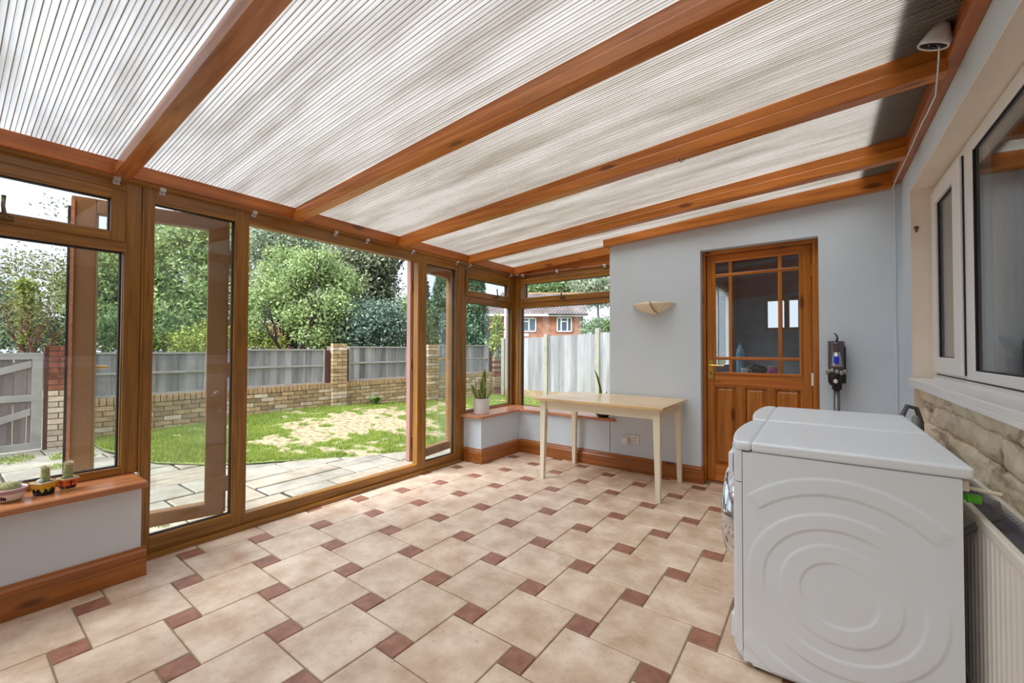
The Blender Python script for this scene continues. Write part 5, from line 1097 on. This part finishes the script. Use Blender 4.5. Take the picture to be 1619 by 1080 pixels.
tree('shrub', 'dark leafy undergrowth behind the fence in the left side pane', base(270, 11.2), 2.2, .05, [B(250, 530, 11.8, 55, 24), B(190, 525, 11.5, 40, 30)], 10000, .09, MGm, bark, 9, cat='shrub', tl=.5)
def conifer(label, px, D, top_py, wpx, n, seed):
    b0 = base(px, D); k = D/F_PX; ztop = at(px, top_py, D).z; root = empty('conifer', b0); tag(root, label, 'conifer')
    MB().tube([b0, (b0[0], b0[1], ztop*.5), (b0[0], b0[1], ztop-.2)], [.16, .1, .02], 8).build('trunk', barkd, root, smooth=True)
    rn = np.random.RandomState(seed); t = rn.rand(n)**.9; a = rn.rand(n)*6.283; R_ = wpx*k*np.minimum(1, 1.25*(1-t)**.55)*(.62+.38*rn.rand(n))*(1+.22*np.sin(a*5+t*30)); z = b0[2]+.3+(ztop-b0[2]-.3)*t
    pts = np.stack([b0[0]+R_*np.cos(a), b0[1]+R_*np.sin(a), z], 1); f = foliage('foliage', pts, .15, CFm, root, .35); f['kind'] = 'stuff'
conifer('tall dark conifer directly right of the gap of sky, behind the far fence panel', 664, 15.5, 408, 20, 9000, 1)
conifer('broad dense conifer filling the view of the right side pane', 706, 15, 395, 30, 16000, 2)
conifer('conifer with rounded top in front of the brick house roof, seen in the corner window', 748, 14.5, 405, 27, 15000, 3)
tree('shrub', 'pale yellow green climbing shrub beside the corner brick pier', base(786, 12.5), 2.2, .05, [B(786, 525, 12.5, 6, 26), B(784, 545, 12, 6, 12)], 4500, .08, YGm, bark, 10, cat='shrub', tl=.8, clump=.06)
tree('bare_tree', 'sparse bronze leaved tree with reddish branches, left of the folded door leaf', base(88, 9.6), 5, .09, [B(60, 450, 10, 60, 44, .35), B(20, 425, 10.4, 40, 22, .3), B(100, 332, 10, 10, 18, .7), B(112, 430, 9.8, 20, 40, .5)], 3000, .07, BGm, barkr, 15, depth=4, clump=.2, lean=(-.1, -.2), on_ends=1500, tl=1.15)
o_ = tree('ivy_tree', 'old upright trunk wrapped in yellow green ivy behind the gate', base(40, 9.4), 2.6, .10, [B(40, 500, 9.4, 6, 48, 1), B(40, 455, 9.4, 10, 14, 1)], 3600, .06, YGm, bark, 12, depth=0, clump=.05, tl=2.4, cat='tree')
tree('shrub', 'blue green leafy hedge behind the gate at the left edge', base(20, 10.2), 2.2, .05, [B(10, 505, 10.6, 44, 44), B(70, 530, 10.4, 40, 28), B(-40, 480, 10.6, 40, 50)], 15000, .085, DGm, bark, 13, cat='shrub', tl=.5)
tree('tree', 'light green tree crown behind the fence, between window frame and folded leaf', base(165, 12.5), 6, .14, [B(175, 430, 12.8, 40, 60), B(160, 490, 12.5, 40, 50), B(130, 470, 12.6, 36, 40, .7)], 13000, .12, LGm, bark, 14)
tree('tree', 'distant dark green woodland tree behind the left half of the house roof', base(865, 58, -2), 14, .4, [B(850, 462, 58, 30, 14), B(885, 455, 58, 30, 12)], 7000, .42, MGm, bark, 21, clump=.5)
tree('tree', 'distant tree standing above the right end of the house roof', base(945, 50, -2), 14, .4, [B(943, 460, 50, 28, 24), B(925, 450, 52, 24, 12)], 7000, .36, GGm, bark, 22, clump=.5)
tree('shrub', 'green bushy shrub over the fence at the right end of the brick house', base(945, 20), 4, .1, [B(950, 518, 20, 20, 12), B(926, 516, 21, 5, 14)], 5000, .12, MGm, bark, 23, cat='shrub', tl=1.5, clump=.12)
# small plants in the lawn
def weedplant(label, x, y, h, n, seed, wd_=.02):
    root = empty('leafy_weed', (x, y, gh(x, y))); tag(root, label, 'plant'); rr = random.Random(seed)
    b = MB()
    for k in range(n):
        a = rr.uniform(0, 6.28); l = h*rr.uniform(.6, 1.2); q0 = V(x+rr.uniform(-.02, .02), y+rr.uniform(-.02, .02), gh(x, y)); q2_ = q0+V(math.cos(a)*l*.6, math.sin(a)*l*.6, l*.6); q1 = (q0+q2_)/2+V(0, 0, l*.25); s = V(-math.sin(a), math.cos(a), 0)*wd_
        b.add([q0, q1-s, q1+s, q2_-s*.6, q2_+s*.6, q2_+V(math.cos(a), math.sin(a), -.2)*l*.2], [(0, 1, 2), (1, 3, 4, 2), (3, 5, 4)])
    f = b.build('leaves', mat('weed_leaf', (112, 146, 72), .7, .25, 8), root); f['kind'] = 'stuff'; return root
weedplant('leafy green weed at the foot of the brick wall right of the pier', wx(5.55)+.16, 5.55, .26, 34, 1, .03)
weedplant('tiny green seedling close to the brick wall beside the larger weed', wx(6.0)+.14, 6.0, .08, 10, 2, .015)
weedplant('patch of green weeds growing against the middle fence bay', -5.45, 9.30, .22, 26, 3, .025)
weedplant('clump of weeds at the fence by the second pale post', -5.05, 9.30, .16, 18, 4, .02)
o_ = empty('ivy', wp_(s_of(9.52), .06, 1.0)); tag(o_, 'spray of white and green ivy hanging on the corner brick pier', 'ivy')
p_ = blob_points([(ORG[o_.name].x+.02, ORG[o_.name].y-.03, 1.12, .16, .12, .26)], 900, .05); foliage('leaves', p_, .06, tint_mat('variegated_leaf', (70, 100, 54), (222, 226, 206), .2), o_)['kind'] = 'stuff'
# ---- brick house beyond
HD = 40.
hc = at(850, 556, HD); hx_ = V(rt.x, rt.y, 0).normalized(); hy_ = V(fw.x, fw.y, 0).normalized(); hm = Matrix(((hx_.x, hy_.x, 0, hc.x), (hx_.y, hy_.y, 0, hc.y), (0, 0, 1, 0), (0, 0, 0, 1)))
u_ = lambda px: (px-850)*HD/F_PX
zz_ = lambda py: CAM_H+(552-py)*HD/F_PX
hs = empty('brick_house', (hc.x, hc.y, -1.5)); tag(hs, 'red brick house with tiled roof and white windows beyond the fence', 'house')
hb = mat('house_red_brick', (146, 96, 76), .9, var2=(184, 130, 106), vscale=2.5, bump=.3)
rt_m = mat('brown_roof_tile', (128, 118, 116), .85, var2=(160, 146, 136), vscale=1.5)
E0, E1 = u_(762), u_(922); ze = zz_(497); zr = zz_(457)
b = MB(); b.m = hm; b.box(E0, E1, 0, 7, -1.5, ze-.02); b.build('wall', hb, hs)
rfx = MB(); rfx.m = hm; o0, o1 = E0-.35, E1+.35; hip = 2.2
rfx.add([(o0, -.45, ze-.05), (o1, -.45, ze-.05), (o1, 7.4, ze-.05), (o0, 7.4, ze-.05), (o0+hip, 3.5, zr), (o1, 3.5, zr)], [(0, 1, 5, 4), (1, 2, 5), (2, 3, 4, 5), (3, 0, 4), (3, 2, 1, 0)]); rfx.build('roof', rt_m, hs)
tl_ = MB(); tl_.m = hm; nrow = 13
dk_t = mat('roof_tile_rows', (96, 86, 86), .85, var2=(142, 130, 126), vscale=1.2)
for k in range(nrow):
    t0 = k/nrow; t1 = (k+1)/nrow; ya, yb = -.45+3.95*t0, -.45+3.95*t1; za, zb2 = ze-.05+(zr-ze+.05)*t0, ze-.05+(zr-ze+.05)*t1; xa = o0+hip*t0
    x = xa
    while x < o1-.1:
        tl_.hexa([(x, ya-.04, za+.03), (x+.26, ya-.04, za+.03), (x+.26, yb, zb2+.0), (x, yb, zb2+.0), (x+.03, ya-.04, za+.12), (x+.2, ya-.04, za+.12), (x+.2, yb, zb2+.06), (x+.03, yb, zb2+.06)]); x += .30
tag(tl_.build('roof_tiles', dk_t, hs), kind='stuff')
b = MB(); b.m = hm; b.box(o0+hip-.1, o1, 3.4, 3.62, zr-.02, zr+.14); b.build('ridge', mat('ochre_ridge_tile', (176, 140, 98), .9, .2, 3), hs)
b = MB(); b.m = hm; b.box(o0, o1, -.52, -.42, ze-.22, ze-.02); b.build('fascia', M['white'], hs)
b = MB(); b.m = hm; b.box(u_(866), o1, -.60, -.5, ze-.12, ze+.0); b.build('gutter', M['black'], hs)
b = MB(); b.m = hm; b.box(u_(919.5), u_(921.5), -.12, -.02, -1.5, ze-.1); b.build('downpipe', M['black'], hs)
hg_ = mat('house_pane', (74, 88, 104), .1)
def hwin(x0, x1, z0, z1, mull, bars=()):
    b = MB(); b.m = hm; t = .10
    b.box(x0, x1, -.10, .05, z0, z0+t); b.box(x0, x1, -.10, .05, z1-t, z1); b.box(x0, x0+t, -.10, .05, z0, z1); b.box(x1-t, x1, -.10, .05, z0, z1)
    for m_ in mull: b.box(m_-.06, m_+.06, -.10, .05, z0, z1)
    for (c, z) in bars: b.box(c[0], c[1], -.10, .05, z-.05, z+.05)
    o = b.build('window', M['white'], hs); b = MB(); b.m = hm; b.box(x0+.05, x1-.05, -.04, .0, z0+.05, z1-.05); b.build('window_pane', hg_, o)
def PX(x): return u_(740+x/4.908)
def PZ(y): return zz_(430+y/4.908)
hwin(PX(688), PX(805), PZ(465), PZ(352), (PX(722), PX(770)), ((( PX(722), PX(770)), PZ(385)),))
hwin(PX(395), PX(528), PZ(465), PZ(357), (PX(472),), (((PX(395), PX(472)), PZ(385)),))
b = MB(); b.m = hm; b.box(PX(390), PX(470), -.05, .02, PZ(500), PZ(480)); b.build('sill_band', M['white'], hs)
p0 = at(799, 556, 30); o = MB().tube([(p0.x, p0.y, -1), (p0.x, p0.y, at(799, 487, 30).z)], .10, 8).build('lamp_post', mat('pale_grey_post', (196, 198, 200), .5)); tag(o, 'thin pale grey pole standing in front of the brick house', 'pole')
# distant houses glimpsed under the trees
for (px, wpx, D, lab) in ((435, 26, 34, 'glimpse of red brick building under the trees left of the slanting trunk'), (650, 20, 36, 'glimpse of brick building beyond the shrub beside the sky gap')):
    c = at(px, 556, D); b = MB(); b.m = Matrix(((hx_.x, hy_.x, 0, c.x), (hx_.y, hy_.y, 0, c.y), (0, 0, 1, 0), (0, 0, 0, 1))); w_ = wpx*D/F_PX/2
    b.box(-w_, w_, 0, 4, -1.5, 3.2); o = b.build('far_building', hb); tag(o, lab, 'building'); b.v = []; b.f = []
    b.add([(-w_-.2, -.2, 3.2), (w_+.2, -.2, 3.2), (w_+.2, 4.2, 3.2), (-w_-.2, 4.2, 3.2), (-w_-.2, 2, 4.4), (w_+.2, 2, 4.4)], [(0, 1, 5, 4), (2, 3, 4, 5), (3, 0, 4), (1, 2, 5), (3, 2, 1, 0)]); b.build('roof', rt_m, o)
